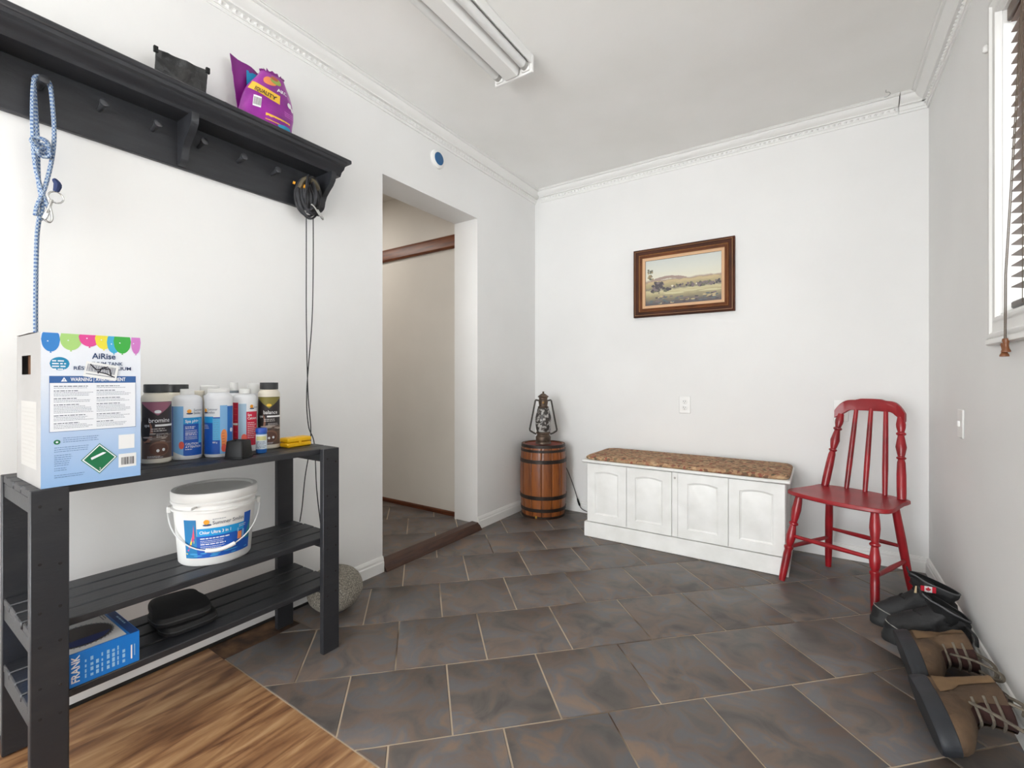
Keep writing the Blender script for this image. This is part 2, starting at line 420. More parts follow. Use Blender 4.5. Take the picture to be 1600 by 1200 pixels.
# ---------------- window
win = struct('window_1', MB(), TRIM) if False else None
cs = MB()
cw = .072
CPR = [(0, 0), (.012, 0), (.018, .008), (.018, .02), (.012, .026), (.012, .05), (.016, .056), (.016, .068), (.010, .072), (0, .072)]   # depth, in-plane
def casing():
    b = MB()
    o = [(WY0 - cw, WZ0 - cw), (WY1 + cw, WZ0 - cw), (WY1 + cw, WZ1 + cw), (WY0 - cw, WZ1 + cw)]
    s = [(1, 1), (-1, 1), (-1, -1), (1, -1)]
    rings = []
    for (y, z), (sy, sz) in zip(o, s): rings.append([(W - d, y + sy * t, z + sz * t) for d, t in CPR])
    rings.append(rings[0]); b.loft(rings, cap0=False, cap1=False); return b
win = struct('window_1', casing(), TRIM)
jb = MB()
jb.box(W, W + .14, WY1 - .006, WY1, WZ0, WZ1, 0); jb.box(W, W + .14, WY0, WY0 + .006, WZ0, WZ1, 0)
jb.box(W, W + .14, WY0, WY1, WZ1 - .006, WZ1, 0); jb.box(W - .004, W + .14, WY0, WY1, WZ0, WZ0 + .008, .001)
jb.build('window_jamb', TRIM, win)
sb = MB()
for a, b_ in ((WY0, WY0 + .05), (WY1 - .05, WY1), ((WY0 + WY1) / 2 - .025, (WY0 + WY1) / 2 + .025)): sb.box(W + .085, W + .12, a, b_, WZ0, WZ1)
for a, b_ in ((WZ0, WZ0 + .05), (WZ1 - .05, WZ1)): sb.box(W + .085, W + .12, WY0, WY1, a, b_)
sb.build('window_sash', WHITEP, win)
MB().box(W - .022, W, WY0 - cw - .012, WY1 + cw + .004, WZ0 - cw - .016, WZ0 - cw + .006, .004).build('window_sill', TRIM, win)
GLASS = bpy.data.materials.new('pane_glass'); GLASS.use_nodes = True
gb = GLASS.node_tree.nodes['Principled BSDF']; gb.inputs['Transmission Weight'].default_value = 1; gb.inputs['Roughness'].default_value = 0; gb.inputs['IOR'].default_value = 1.02
for a, b_ in ((WY0 + .05, (WY0 + WY1) / 2 - .025), ((WY0 + WY1) / 2 + .025, WY1 - .05)):
    MB().box(W + .100, W + .104, a, b_, WZ0 + .05, WZ1 - .05, 0).build('pane', GLASS, win)

# wooden blind
SLAT = mat('blind_wood', (112, 88, 74), 0.4, c2=(88, 66, 54), scale=4, stretch=(6, 1, 6))
BCORD = mat('blind_cord', (84, 70, 56), 0.8)
bl = thing('window_blind', 'brown wooden slatted blind in the white window frame', 'blind', (W + .03, 1.4, WZ0))
sy0, sy1 = WY0 + .02, 1.994
ang = math.radians(10)
def slat_mb():
    b = MB(); R_ = Matrix.Rotation(ang, 4, 'Y')
    b.box(-.018, .018, sy0, sy1, -.0014, .0014, .0006, 0, R_); return b
z = WZ1 - .06; first = None
while z > 1.255:
    if first is None:
        first = slat_mb().build('slat', SLAT, bl, True); o = first
    else:
        o = first.copy(); COL.objects.link(o)
    o.location = (W + .03, 0, z); z -= .0322
MB().box(W + .012, W + .048, sy0, sy1, 1.212, 1.234, .004).build('bottom_rail', mat('blind_rail', (70, 58, 50), .4), bl, True)
MB().box(W + .006, W + .05, sy0, sy1 + .01, WZ1 - .05, WZ1 - .008, .003).build('head_rail', SLAT, bl, True)
for y in (1.90, 1.42, .95):
    for dx in (.012, .049): MB().tube([(W + dx, y, 1.22), (W + dx, y, WZ1 - .04)], .0009, 5).build('ladder_cord', BCORD, bl, True)
for dy, dz in ((0, 0), (.014, -.012)):
    y = 1.872 + dy
    MB().tube([(W + .004, y - .015, WZ1 - .04), (W - .006, y - .008, 1.8), (W - .0245, y + .008, 1.30), (W - .0245, y + .012, 1.115 + dz)], .0012, 6).build('pull_cord', BCORD, bl, True)
    MB().lathe([(.003, .0), (.0075, .001), (.009, .006), (.0065, .014), (.006, .022), (.0075, .030), (.0105, .036), (.0105, .040), (.004, .0405)][::-1], 14,
               M=Matrix.Translation((W - .0245, y + .012, 1.117 + dz)) @ Matrix.Rotation(PI, 4, 'X')).build('tassel', mat('tassel_wood', (120, 72, 40), .35), bl, True)
hk = MB().box(W - .022, W, 2.112, 2.134, 2.075, 2.10, .006)
tag(hk.build('curtain_bracket', PLATE), 'small white bracket on the right wall above the window corner', 'bracket')

# ================================================================== FIXED THINGS ON WALLS AND CEILING
def outlet(x, z, label, half=.036):
    t = thing('wall_outlet', label, 'outlet', (x, D, z))
    MB().box(x - half, x + half, D - .006, D, z - .057, z + .057, .003).build('cover_plate', PLATE, t, True)
    for s in (-1, 1):
        b = MB().lathe([(.0165, 0), (.0165, .004), (.015, .005)], 20, M=Matrix.Translation((x, D - .006, z + s * .02)) @ Matrix.Rotation(PI / 2, 4, 'X'))
        r = b.build('socket', PLATE, t, True)
        k = MB()
        for dx in (-.006, .006): k.box(x + dx - .0012, x + dx + .0012, D - .0118, D - .0108, z + s * .02 - .001, z + s * .02 + .008, 0)
        k.box(x - .002, x + .002, D - .0118, D - .0108, z + s * .02 - .009, z + s * .02 - .005, 0)
        k.build('slot', DARK, r, kind='stuff')
    return t
outlet(1.153, .829, 'white double outlet above the bench on the back wall')
t = thing('blank_plate', 'white cover plate on the back wall partly hidden behind the chair back', 'cover plate', (1.992, D, .823))
MB().box(1.957, 2.027, D - .006, D, .763, .885, .003).build('cover_plate', PLATE, t, True)
MB().box(1.982, 2.002, D - .009, D - .005, .80, .85, .002).build('rocker', PLATE, t, True)
t = thing('light_switch', 'white light switch on the right wall beyond the window', 'switch', (W, 2.5, .822))
MB().box(W - .006, W, 2.462, 2.54, .765, .879, .003).build('cover_plate', PLATE, t, True)
MB().box(W - .014, W - .005, 2.494, 2.508, .81, .834, .002).build('toggle', PLATE, t, True)
t = thing('round_alarm', 'round white wall sensor with a blue face above the doorway', 'alarm', (0, 2.015, 2.306))
MX = Matrix.Translation((0, 2.015, 2.306)) @ Matrix.Rotation(PI / 2, 4, 'Y')
MB().lathe([(.055, 0), (.055, .01), (.05, .016), (.041, .018)], 36, M=MX).build('housing', PLATE, t, True)
MB().lathe([(.037, .0175), (.037, .0195), (.03, .021)], 36, M=MX).build('blue_face', mat('blue_face', (28, 92, 142), .4), t, True)
t = thing('ceiling_hook', 'small grey hook screwed into the ceiling near the back right corner', 'hook', (2.175, 3.01, H))
MB().tube(smooth_pts([(2.175, 3.01, H), (2.175, 3.01, H - .012), (2.185, 3.0, H - .02), (2.19, 2.995, H - .032), (2.178, 3.0, H - .04), (2.168, 3.01, H - .034)], 4), .002, 6).build('hook_wire', STEEL, t, True)

# fluorescent light
t = thing('fluorescent_light', 'white two tube fluorescent light on the ceiling', 'ceiling light', (.705, 1.2, H))
LM = mat('lamp_enamel', (236, 235, 232), .35)
ya, yb = .56, 1.79
b = MB()
b.loft([[(.602, y, 2.430), (.607, y, 2.430), (.612, y, 2.468), (.798, y, 2.468), (.803, y, 2.430), (.808, y, 2.430), (.806, y, H - .0005), (.604, y, H - .0005)] for y in (ya, yb - .02)])
b.build('housing', LM, t, True)
b = MB().loft([[(x, y, z) for x, z in ((.655, 2.466), (.667, 2.400), (.674, 2.393), (.736, 2.393), (.743, 2.400), (.755, 2.466))] for y in (ya + .02, yb - .03)])
b.build('ballast_cover', LM, t, True)
for y in (ya, yb - .018): MB().box(.600, .810, y, y + .018, 2.395, H - .001, .004).build('end_plate', LM, t, True)
for x in (.632, .778):
    o = MB().tube([(x, ya + .03, 2.422), (x, yb - .05, 2.422)], .0185, 16).build('tube', mat('lamp_tube', (226, 226, 224), .3), t, True, label='unlit white glass tube')
    for y in (ya + .018, yb - .052): MB().tube([(x, y, 2.422), (x, y + .034, 2.422)], .0195, 16).build('tube_cap', mat('tube_cap', (176, 174, 170), .35, .3), o)
    MB().box(x - .021, x + .021, yb - .03, yb - .017, 2.40, 2.468, .004).build('lamp_holder', LM, t, True)

# painting
t = thing('framed_painting', 'framed landscape painting in a brown and gold frame on the back wall', 'painting', (1.134, D, 1.425))
fx0, fx1, fz0, fz1 = .815, 1.456, 1.425, 1.89
F1 = mat('frame_dark', (82, 42, 24), .6, c2=(58, 30, 18), scale=6, spec=.25); F2 = mat('frame_brown', (116, 66, 34), .6, c2=(86, 48, 26), scale=8, spec=.25); F3 = mat('frame_gold', (176, 128, 80), .4); F4 = mat('frame_liner', (216, 176, 138), .7)
prof = [(0, .0), (0, .026), (.012, .032), (.014, .032), (.016, .026), (.034, .022), (.038, .026), (.041, .020), (.056, .016), (.058, .019), (.060, .014), (.074, .010), (.078, .010), (.080, .004)]
bm_ = [0, 0, 2, 0, 0, 1, 2, 1, 1, 2, 3, 3, 0]
b = MB()
for i in range(len(prof) - 1):
    R_ = []
    for d, h in prof[i:i + 2]: R_.append([(fx0 + d, D - h, fz0 + d), (fx1 - d, D - h, fz0 + d), (fx1 - d, D - h, fz1 - d), (fx0 + d, D - h, fz1 - d)])
    b.loft(R_, bm_[i], cap0=False, cap1=False)
b.build('frame', [F1, F2, F3, F4], t, True, sharp=20)
cx0, cx1, cz0, cz1 = fx0 + .079, fx1 - .079, fz0 + .079, fz1 - .079
PAINT = gradient('landscape_paint', [(0, (88, 82, 88)), (.08, (112, 104, 98)), (.16, (150, 140, 112)), (.24, (182, 170, 132)), (.31, (204, 194, 152)), (.35, (132, 124, 112)), (.41, (172, 158, 120)), (.48, (188, 170, 132)), (.53, (168, 146, 130)), (.57, (224, 220, 200)), (.75, (216, 216, 204)), (1, (204, 208, 202))], 2, .6, .10, 9)
cv = MB().box(cx0, cx1, D - .006, D - .003, cz0, cz1, 0).build('canvas', PAINT, t, True)
P = Print(plane((cx0, D - .006, cz0), (1, 0, 0), (0, 0, 1), (0, -1, 0)))
cw_, ch_ = cx1 - cx0, cz1 - cz0
def blob(u, v, a, b_, m, h, k=11):
    P.poly([((u + a * math.cos(2 * PI * i / k) * random.uniform(.75, 1.15)) * cw_, (v + b_ * math.sin(2 * PI * i / k) * random.uniform(.7, 1.15)) * ch_) for i in range(k)], m, h)
TG = [flat_c('tree_dark', (78, 72, 76)), flat_c('tree_green', (110, 108, 90)), flat_c('tree_mauve', (124, 110, 112)), flat_c('house_cream', (222, 214, 190)), flat_c('meadow', (206, 198, 156)), flat_c('foliage_tan', (156, 138, 104)), flat_c('hill_mauve', (164, 142, 132)), flat_c('hill_tan', (196, 176, 134)), flat_c('shrub_teal', (96, 104, 108))]
for k in range(16): blob(.12 + .42 * k / 16, .545 + .05 * math.sin(PI * k / 15) , .05, .03, TG[6], 1 + k * .05)
for k in range(14): blob(.08 + .9 * k / 14, .49 + random.uniform(-.01, .02), .06, .03, TG[7], 2 + k * .05)
for k in range(24): blob(.18 + random.gauss(0, .045), .44 + random.gauss(0, .045), .026, .032, TG[0] if k % 4 else TG[2], 3 + k * .05)
P.rect(.186 * cw_, .194 * cw_, .24 * ch_, .4 * ch_, TG[0], 4.4)
for k in range(26): blob(.08 + .26 * random.random(), .34 + random.uniform(-.05, .03), .022, .028, random.choice(TG[:3]), 3 + k * .05)
for k in range(60): blob(random.uniform(.56, .985), .37 + random.uniform(-.035, .04) + .05 * max(0, random.random() - .6), .016, .026, random.choice((TG[0], TG[1], TG[2], TG[2])), 3 + k * .02)
for k in range(14): blob(random.uniform(.38, .52), .38 + random.uniform(-.02, .03), .014, .022, random.choice(TG[:3]), 3 + k * .05)
blob(.375, .39, .022, .028, TG[3], 5.5, 5); blob(.69, .385, .012, .026, TG[3], 5.5, 5)
for k in range(12): blob(random.uniform(.3, .95), .25 + random.uniform(-.03, .03), .09, .012, TG[4], 4 + k * .05)
for k in range(22): blob(.035 + random.uniform(0, .07), random.uniform(.58, .80), .016, .022, random.choice((TG[1], TG[5])), 1 + k * .05)
for k in range(60): blob(random.uniform(.03, .97), random.uniform(.03, .19), .028, .016, random.choice((TG[0], TG[2], TG[5], TG[8], TG[7])), 4 + k * .02)
P.build('brushwork', cv)['kind'] = 'stuff'

# ================================================================== COAT RACK
RY0, RY1 = .085, 1.290
t = thing('coat_rack', 'black wall shelf with a row of coat pegs on the left wall', 'coat rack', (.003, .69, 1.745))
WX = .003
MB().box(WX, .022, RY0 + .05, RY1 - .055, 1.743, 1.925, .003).build('back_board', BLACKW, t, True)
MB().box(WX, .172, RY0, RY1, 1.948, 1.966, .004).build('shelf_board', BLACKW, t, True)
cv_ = [(WX, 1.948), (.165, 1.948), (.160, 1.938), (.148, 1.934), (.142, 1.924), (.126, 1.916), (.120, 1.906), (.116, 1.900), (WX, 1.900)]
MB().loft([[(x, y, z) for x, z in cv_] for y in (RY0 + .012, RY1 - .02)]).build('cove_moulding', BLACKW, t, True)
br = [(WX, 1.9), (.138, 1.9), (.139, 1.888), (.134, 1.866), (.118, 1.846), (.094, 1.828), (.072, 1.808), (.060, 1.786), (.056, 1.768), (.050, 1.757), (.034, 1.748), (WX, 1.748)]
for y in (.155, .69, 1.222):
    MB().prism(br, y - .011, y + .011, lambda u, v, h: (u, h, v)).build('bracket', BLACKW, t, True)
PEGS = [.197, .338, .470, .607, .745, .880, 1.012, 1.145]
pg = None
for y in PEGS:
    if pg is None:
        pg = MB().lathe([(.006, 0), (.0065, .012), (.0075, .03), (.0105, .044), (.0125, .050), (.0115, .055), (.006, .057)], 16,
                        M=Matrix.Translation((.021, 0, 1.838)) @ Matrix.Rotation(math.radians(82), 4, 'Y')).build('peg', mat('peg_paint', (52, 53, 57), .3, coat=.4), t, True); o = pg
    else: o = pg.copy(); COL.objects.link(o)
    o.location = (0, y, 0)

# leash on the peg
LEASH = bpy.data.materials.new('woven_leash'); LEASH.use_nodes = True
nt = LEASH.node_tree; tcn = nt.nodes.new('ShaderNodeTexCoord'); chk = nt.nodes.new('ShaderNodeTexChecker')
chk.inputs['Color1'].default_value = rgb((74, 100, 142)); chk.inputs['Color2'].default_value = rgb((158, 170, 180)); chk.inputs['Scale'].default_value = 185
nt.links.new(tcn.outputs['Object'], chk.inputs['Vector']); nt.links.new(chk.outputs[0], nt.nodes['Principled BSDF'].inputs['Base Color']); nt.nodes['Principled BSDF'].inputs['Roughness'].default_value = .9
t = thing('dog_leash', 'blue and white woven leash hanging from the leftmost visible peg', 'leash', (.05, .338, 1.14))
px_, py_ = .055, .338
b = MB()
b.tube(smooth_pts([(px_, py_ - .0165, 1.840), (px_, py_ - .019, 1.80), (px_ + .004, py_ - .02, 1.70), (px_, py_ - .014, 1.60), (px_, py_ + .0, 1.53), (px_, py_ + .012, 1.49)], 6), .0056, 8, flat=.8)
b.tube(smooth_pts([(px_ - .008, py_ - .0155, 1.842), (px_ - .008, py_ - .014, 1.80), (px_ - .01, py_ - .008, 1.68), (px_ - .008, py_ - .006, 1.56), (px_ - .004, py_ + .001, 1.50), (px_ - .002, py_ - .004, 1.45)], 6), .0056, 8, flat=.8)
b.tube(smooth_pts([(px_, py_ + .0165, 1.838), (px_, py_ + .020, 1.80), (px_ + .002, py_ + .024, 1.70), (px_, py_ + .018, 1.62), (px_, py_ + .004, 1.54), (px_, py_ - .010, 1.49), (px_, py_ - .014, 1.46)], 6), .0056, 8, flat=.8)
b.tube(smooth_pts([(px_, py_ + .0165, 1.838), (px_, py_ + .011, 1.852), (px_, py_, 1.8565), (px_, py_ - .011, 1.852), (px_, py_ - .0165, 1.840)], 4), .0066, 8)
b.tube(smooth_pts([(px_ - .002, py_ - .004, 1.47), (px_ - .004, py_ - .010, 1.40), (px_ - .006, py_ - .012, 1.25), (px_ - .006, py_ - .012, 1.10), (px_ - .01, py_ - .01, .95), (px_ - .01, py_ - .01, .80)], 6), .0052, 8)
b.build('strap', LEASH, t, True)
b = MB()
for k in range(3):
    c = Vector((px_ + .008, py_ - .006 + .004 * k, 1.665 - .012 * k)); R_ = .017 - .002 * k
    b.tube([c + Vector((.004 * math.sin(a * 2 + k), R_ * math.cos(a), R_ * math.sin(a) * .8)) for a in [2 * PI * i / 18 for i in range(18)]], .0055, 7, closed=True)
b.build('knot', LEASH, t, True)
MB().tube([(px_ + .01, py_ + .026 + .016 * math.cos(a), 1.522 + .016 * math.sin(a)) for a in [2 * PI * i / 20 for i in range(20)]], .0022, 7, closed=True).build('ring', STEEL, t, True)
b = MB(); b.tube(smooth_pts([(px_ + .009, py_ + .018, 1.512), (px_ + .012, py_ + .012, 1.49), (px_ + .012, py_ + .004, 1.462), (px_ + .012, py_ + .0, 1.452)], 5), [.004] * 8 + [.006] * 8, 8)
b.tube(smooth_pts([(px_ + .012, py_ + .0, 1.452), (px_ + .012, py_ + .012, 1.446), (px_ + .012, py_ + .018, 1.46), (px_ + .012, py_ + .014, 1.49)], 5), .003, 7)
b.build('snap_clip', STEEL, t, True)
MB().tube(smooth_pts([(px_ + .006, py_ + .022, 1.575), (px_ + .008, py_ + .03, 1.56), (px_ + .008, py_ + .026, 1.538)], 4), [.004, .006, .007, .008, .009, .009, .008, .007, .006], 8).build('stitched_end', mat('navy_strap', (42, 54, 92), .9), t, True)

# black strap bundle with carabiner
t = thing('strap_bundle', 'black webbing strap bundle with silver carabiner hanging from the rightmost peg', 'strap', (.07, 1.145, 1.66))
WEB = mat('black_webbing', (34, 34, 37), .7, c2=(52, 52, 56), scale=40); OLIVE = mat('tan_webbing', (104, 94, 72), .8, c2=(78, 70, 56), scale=30); ORG = mat('orange_tab', (232, 160, 36), .5)
c0 = Vector((.074, 1.145, 1.772))
def loop(ry, rz, dx, tw, r, flat, ph=0.0, cy=0.0, cz=0.0):
    return [c0 + Vector((dx + tw * math.sin(a * 2 + ph), cy + ry * math.sin(a), cz + rz * math.cos(a))) for a in [2 * PI * i / 26 for i in range(26)]]
b = MB()
for ry, rz, dx, tw, ph, cy, cz in ((.052, .085, 0, .006, 0, 0, 0), (.044, .078, .012, .008, 1, .002, -.004), (.050, .080, -.012, .006, 2, -.004, -.006), (.030, .066, .02, .006, 3, .006, -.01), (.022, .070, .026, .008, 4, -.012, -.004), (.040, .070, .006, .01, 5, .006, -.012)):
    b.tube(loop(ry, rz, dx, tw, 1, 1, ph, cy, .086 - rz), .0085, 8, closed=True, flat=.5)
for k in range(4):
    y = 1.118 + .016 * k
    b.tube(smooth_pts([(.085, y, 1.825), (.10, y + .004, 1.78), (.098, y + .008, 1.74), (.085, y + .014, 1.705)], 5), .008, 7, flat=.55)
b.build('webbing', WEB, t, True)
b = MB(); b.tube(smooth_pts([(.078, 1.100, 1.80), (.09, 1.112, 1.834), (.092, 1.135, 1.846), (.090, 1.16, 1.838), (.084, 1.180, 1.815), (.078, 1.188, 1.79)], 5), .013, 9, flat=.8); b.build('tan_pad', OLIVE, t, True, label='tan padded loop')
MB().tube([(.098, 1.106, 1.807), (.102, 1.118, 1.804)], .0075, 10).build('orange_tab', ORG, t, True, label='orange tab')
MB().tube([(.062, 1.080, 1.822), (.066, 1.088, 1.820)], .006, 10).build('orange_tab', ORG, t, True, label='orange tab')
q = [(.112, 1.130, 1.735), (.116, 1.142, 1.728), (.116, 1.172, 1.694), (.114, 1.184, 1.686), (.112, 1.187, 1.694), (.112, 1.178, 1.702), (.112, 1.160, 1.722)]
MB().tube(smooth_pts(q, 5), .0032, 8).build('carabiner', STEEL, t, True, label='silver carabiner clip')
CORDM = mat('black_cord', (40, 40, 42), .7)
b = MB()
b.tube(smooth_pts([(.075, 1.132, 1.69), (.072, 1.134, 1.5), (.066, 1.138, 1.25), (.058, 1.150, .95), (.056, 1.165, .75), (.066, 1.132, .58), (.10, 1.098, .47), (.142, 1.062, .4225)], 8), .0022, 7)
b.build('hanging_cord', CORDM, t, True); b = MB()
b.tube(smooth_pts([(.078, 1.162, 1.69), (.072, 1.166, 1.5), (.066, 1.164, 1.25), (.058, 1.145, .95), (.062, 1.150, .80), (.070, 1.172, .72), (.14, 1.138, .54), (.24, 1.090, .425)], 8), .0022, 7)
b.build('hanging_cord', CORDM, t, True)

# crumpled black pouch on the rack
t = thing('black_pouch', 'crumpled flat black pouch leaning on top of the coat rack', 'pouch', (.08, .68, 1.967))
FOIL = mat('black_foil', (34, 35, 36), .35, c2=(52, 52, 52), scale=20, bump=.8, bscale=34)
def sheet(c00, c10, c01, c11, n, amp, th, seed):
    c00, c10, c01, c11 = map(Vector, (c00, c10, c01, c11)); nrm = (c10 - c00).cross(c01 - c00).normalized(); V = []; F = []
    for s in (0, 1):
        for i in range(n + 1):
            for j in range(n + 1):
                u, v = i / n, j / n
                p = (c00 * (1 - u) + c10 * u) * (1 - v) + (c01 * (1 - u) + c11 * u) * v
                a = noise.noise(Vector((u * 3 + seed, v * 3, 1))) * amp * (1 - abs(2 * u - 1) ** 3) + noise.noise(Vector((u * 8 + seed, v * 8, 4))) * amp * .35
                V.append(tuple(p + nrm * (a + (th / 2 if s else -th / 2))))
    m = n + 1; k = m * m
    for i in range(n):
        for j in range(n):
            a = i * m + j
            F.append([a, a + 1, a + m + 1, a + m]); F.append([k + a, k + a + m, k + a + m + 1, k + a + 1])
    ed = [i for i in range(m)] + [i * m + n for i in range(1, m)] + [n * m + j for j in range(n - 1, -1, -1)] + [i * m for i in range(n - 1, 0, -1)]
    for i in range(len(ed)): a, b_ = ed[i], ed[(i + 1) % len(ed)]; F.append([a, b_, k + b_, k + a])
    return MB().add(V, F)
sheet((.055, .60, 1.968), (.075, .745, 1.968), (.078, .598, 2.085), (.078, .752, 2.100), 14, .020, .004, 2.0).build('pouch_panel', FOIL, t, True, sharp=60)
for y, z in ((.598, 2.085), (.752, 2.100)): MB().box(.074, .084, y - .006, y + .006, z - .012, z + .008, .001).build('corner_tab', BLACKP, t, True)
sheet((.05, .70, 1.969), (.155, .70, 1.969), (.05, .81, 1.972), (.155, .81, 1.972), 10, .008, .004, 5.0).build('lower_flap', FOIL, t, True, sharp=60)

# purple treat bag
t = thing('treat_bag', 'half empty purple foil bag with yellow label on top of the coat rack', 'bag', (.095, .95, 1.967))
PUR = mat('purple_foil', (164, 44, 160), .28, c2=(128, 28, 132), scale=9, bump=.35, bscale=22); PUR2 = mat('purple_foil_back', (132, 26, 128), .35, c2=(112, 20, 112), scale=6, bump=.3, bscale=14)
bc = Vector((.098, .945, 1.9665)); BH = .235
def bagp(th, v, lift=0.0):
    """th angle (0 = toward room +x, +90deg = +y), v 0..1 up"""
    ry = .098 * (1.0 - .04 * v - .62 * max(0, v - .45) ** 1.25 * 1.7); rx = .062 * (1.0 - .30 * v - .35 * v ** 3)
    k = 1 + .07 * noise.noise(Vector((math.cos(th) * 2.1, math.sin(th) * 2.1, v * 4.0)))
    e = 1.0 if v > .08 else .9 + v
    cx, sx = math.cos(th), math.sin(th)
    cx = math.copysign(abs(cx) ** .8, cx); sx = math.copysign(abs(sx) ** .8, sx)
    return Vector((bc.x + (rx * k * e + lift) * cx - .02 * v, bc.y + (ry * k * e + lift) * sx + .038 * v, bc.z + .001 + BH * v))
b = MB(); nth = 40
b.loft([[tuple(bagp(2 * PI * j / nth, i / 22)) for j in range(nth)] for i in range(23)])
body = b.build('bag_body', PUR, t, True, sharp=70)
sheet((.060, .862, 2.02), (.052, .955, 2.03), (.052, .838, 2.222), (.046, .985, 2.200), 10, .012, .003, 9.0).build('back_flap', PUR2, t, True, sharp=70, label='flat purple back flap of the bag')
P = Print(lambda u, v, h: (.0602 - (v - 2.02) * .04 + h + .004, u, v)); P.rect(.895, .965, 2.10, 2.19, flat_c('teal', (18, 140, 180))); P.build('flap_print', t)
P = Print(lambda u, v, h: tuple(bagp(u, v, h + .0006)), .06)
YEL = flat_c('yellow', (238, 190, 60)); WHT = flat_c('white', (240, 240, 240)); INK = flat_c('ink', (30, 28, 40)); ORA = flat_c('orange', (236, 142, 84)); GRN = flat_c('lime', (150, 170, 80)); CYA = flat_c('cyan', (40, 150, 190)); LPU = flat_c('lilac', (214, 120, 210))
P.strip(-1.25, .12, lambda u: .44 - .08 * u, lambda u: .60 - .08 * u, YEL, 1, 16)
P.text('EQUALITY', -.40, .492, .105, INK, 9, 'c', .02, width=.86, rot=-.06)
P.ellipse(-.30, .80, .34, .085, ORA, 1); P.ellipse(.02, .86, .26, .07, GRN, 2); P.ellipse(-.05, .90, .18, .04, flat_c('rust', (180, 90, 60)), 2.4)
P.text('AKC', .02, .66, .10, WHT, 2.5, 'l', .02, sx=2.2)
P.rect(-.80, -.45, .22, .42, WHT, 1.5)
for k in range(7): P.rect(-.76 + .045 * k, -.74 + .045 * k, .25, .39, INK, 2.2)
P.ellipse(.62, .52, .16, .05, WHT, 1.5); P.ellipse(.85, .47, .12, .04, WHT, 1.5)
P.strip(-.25, .62, lambda u: .06, lambda u: .17, YEL, 1.2, 10); P.ellipse(.5, .045, .4, .04, CYA, 1.6)
P.lines(.35, 1.0, .36, 3, .035, .012, LPU, 1.6)
P.lines(.5, 1.1, .66, 4, .03, .01, LPU, 1.6)
P.build('bag_print', body)
b = MB()
rim = [bagp(2 * PI * j / nth, 1.0) for j in range(nth)]
cR = sum(rim, Vector()) / nth
pts = [cR + (p - cR) * (1.0 + .12 * math.sin(j * 3)) + Vector((0, 0, .006 + .006 * math.sin(j * 2.3))) for j, p in enumerate(rim)]
b.loft([[tuple(p) for p in rim], [tuple(p) for p in pts]], cap0=False, cap1=False); b.build('torn_rim', PUR2, t, True, sharp=70)

# ================================================================== SHELF UNIT
SX0, SX1, SY0_, SY1_, SZ = .078, .402, .254, 1.060, .745
t = thing('shelf_unit', 'black painted slatted wooden shelf unit against the left wall', 'shelf unit', (.24, .655, 0))
LW, LT = .066, .022
leg_src = None
for y0 in (SY0_, SY1_ - LW):
    for x0 in (SX0, SX1 - LT):
        b = MB().box(x0, x0 + LT, y0, y0 + LW, 0.0005, SZ, .002)
        leg = b.build('leg', BLACKS, t, True)
        if x0 > .2:
            sc_ = MB()
            for zz in (.70, .57, .46, .385, .285, .215):
                for dy in (.016, .05):
                    sc_.lathe([(.0035, 0), (.0035, .0012), (.002, .0016)], 8, M=Matrix.Translation((SX1, y0 + dy, zz + random.uniform(-.008, .008))) @ Matrix.Rotation(PI / 2, 4, 'Y'))
            sc_.build('screw', DARK, leg, kind='stuff')
LEV = [SZ, .420, .247]
for li, z1 in enumerate(LEV):
    for y0 in (SY0_ + .004, SY1_ - .026):
        MB().box(SX0 + LT, SX1 - LT, y0, y0 + .022, z1 - .058, z1 - .020, .002).build('side_rail', BLACKS, t, True)
    n = 4; xa = SX0 + (0 if li == 0 else LT + .001); xb = SX1 - LT - .001
    if li == 0: xb = SX1 - LT - .001
    pit = (xb - xa + .008) / n
    for k in range(n):
        x0 = xa + k * pit
        if li == 0 and k == 0:
            x0 = SX0 + LT + .001; 
        x1 = xa + k * pit + pit - .008
        MB().box(x0, x1, SY0_ + random.uniform(0, .003), SY1_ + random.uniform(.0, .006), z1 - .0198, z1, .0025).build('slat', BLACKS, t, True)

TOP = SZ + .0006
# ---- gas cylinder carton
t = thing('cardboard_box', 'light blue cardboard carton with a row of printed balloons', 'box', (.28, .366, TOP))
bx0, bx1, by0, by1, bz0, bz1 = .160, .398, .272, .459, TOP, TOP + .363
CART = gradient('carton_print', [(0, (150, 188, 232)), (.35, (186, 208, 238)), (.7, (228, 234, 244)), (1, (240, 242, 248))], 2, .45)
CSIDE = mat('carton_side', (158, 156, 155), .5, c2=(146, 144, 142), scale=6)
b = MB()
b.add([(bx1, by0, bz0), (bx1, by1, bz0), (bx1, by1, bz1), (bx1, by0, bz1)], [(0, 1, 2, 3)], 0)
b.add([(bx0, by0, bz0), (bx0, by1, bz0), (bx0, by1, bz1), (bx0, by0, bz1)], [(0, 3, 2, 1)], 1)
b.add([(bx0, by1, bz0), (bx1, by1, bz0), (bx1, by1, bz1), (bx0, by1, bz1)], [(0, 3, 2, 1)], 0)
b.add([(bx0, by0, bz0), (bx1, by0, bz0), (bx1, by1, bz0), (bx0, by1, bz0)], [(0, 3, 2, 1)], 1)
b.add([(bx0, by0, bz1), (bx1, by0, bz1), (bx1, by1, bz1), (bx0, by1, bz1)], [(0, 1, 2, 3)], 0)
hx0, hx1, hz0, hz1 = .215, .305, bz0 + .265, bz0 + .312      # hand hole in the side
for (xa, xb, za, zb) in ((bx0, hx0, bz0, bz1), (hx1, bx1, bz0, bz1), (hx0, hx1, bz0, hz0), (hx0, hx1, hz1, bz1)):
    b.add([(xa, by0, za), (xb, by0, za), (xb, by0, zb), (xa, by0, zb)], [(0, 1, 2, 3)], 1)
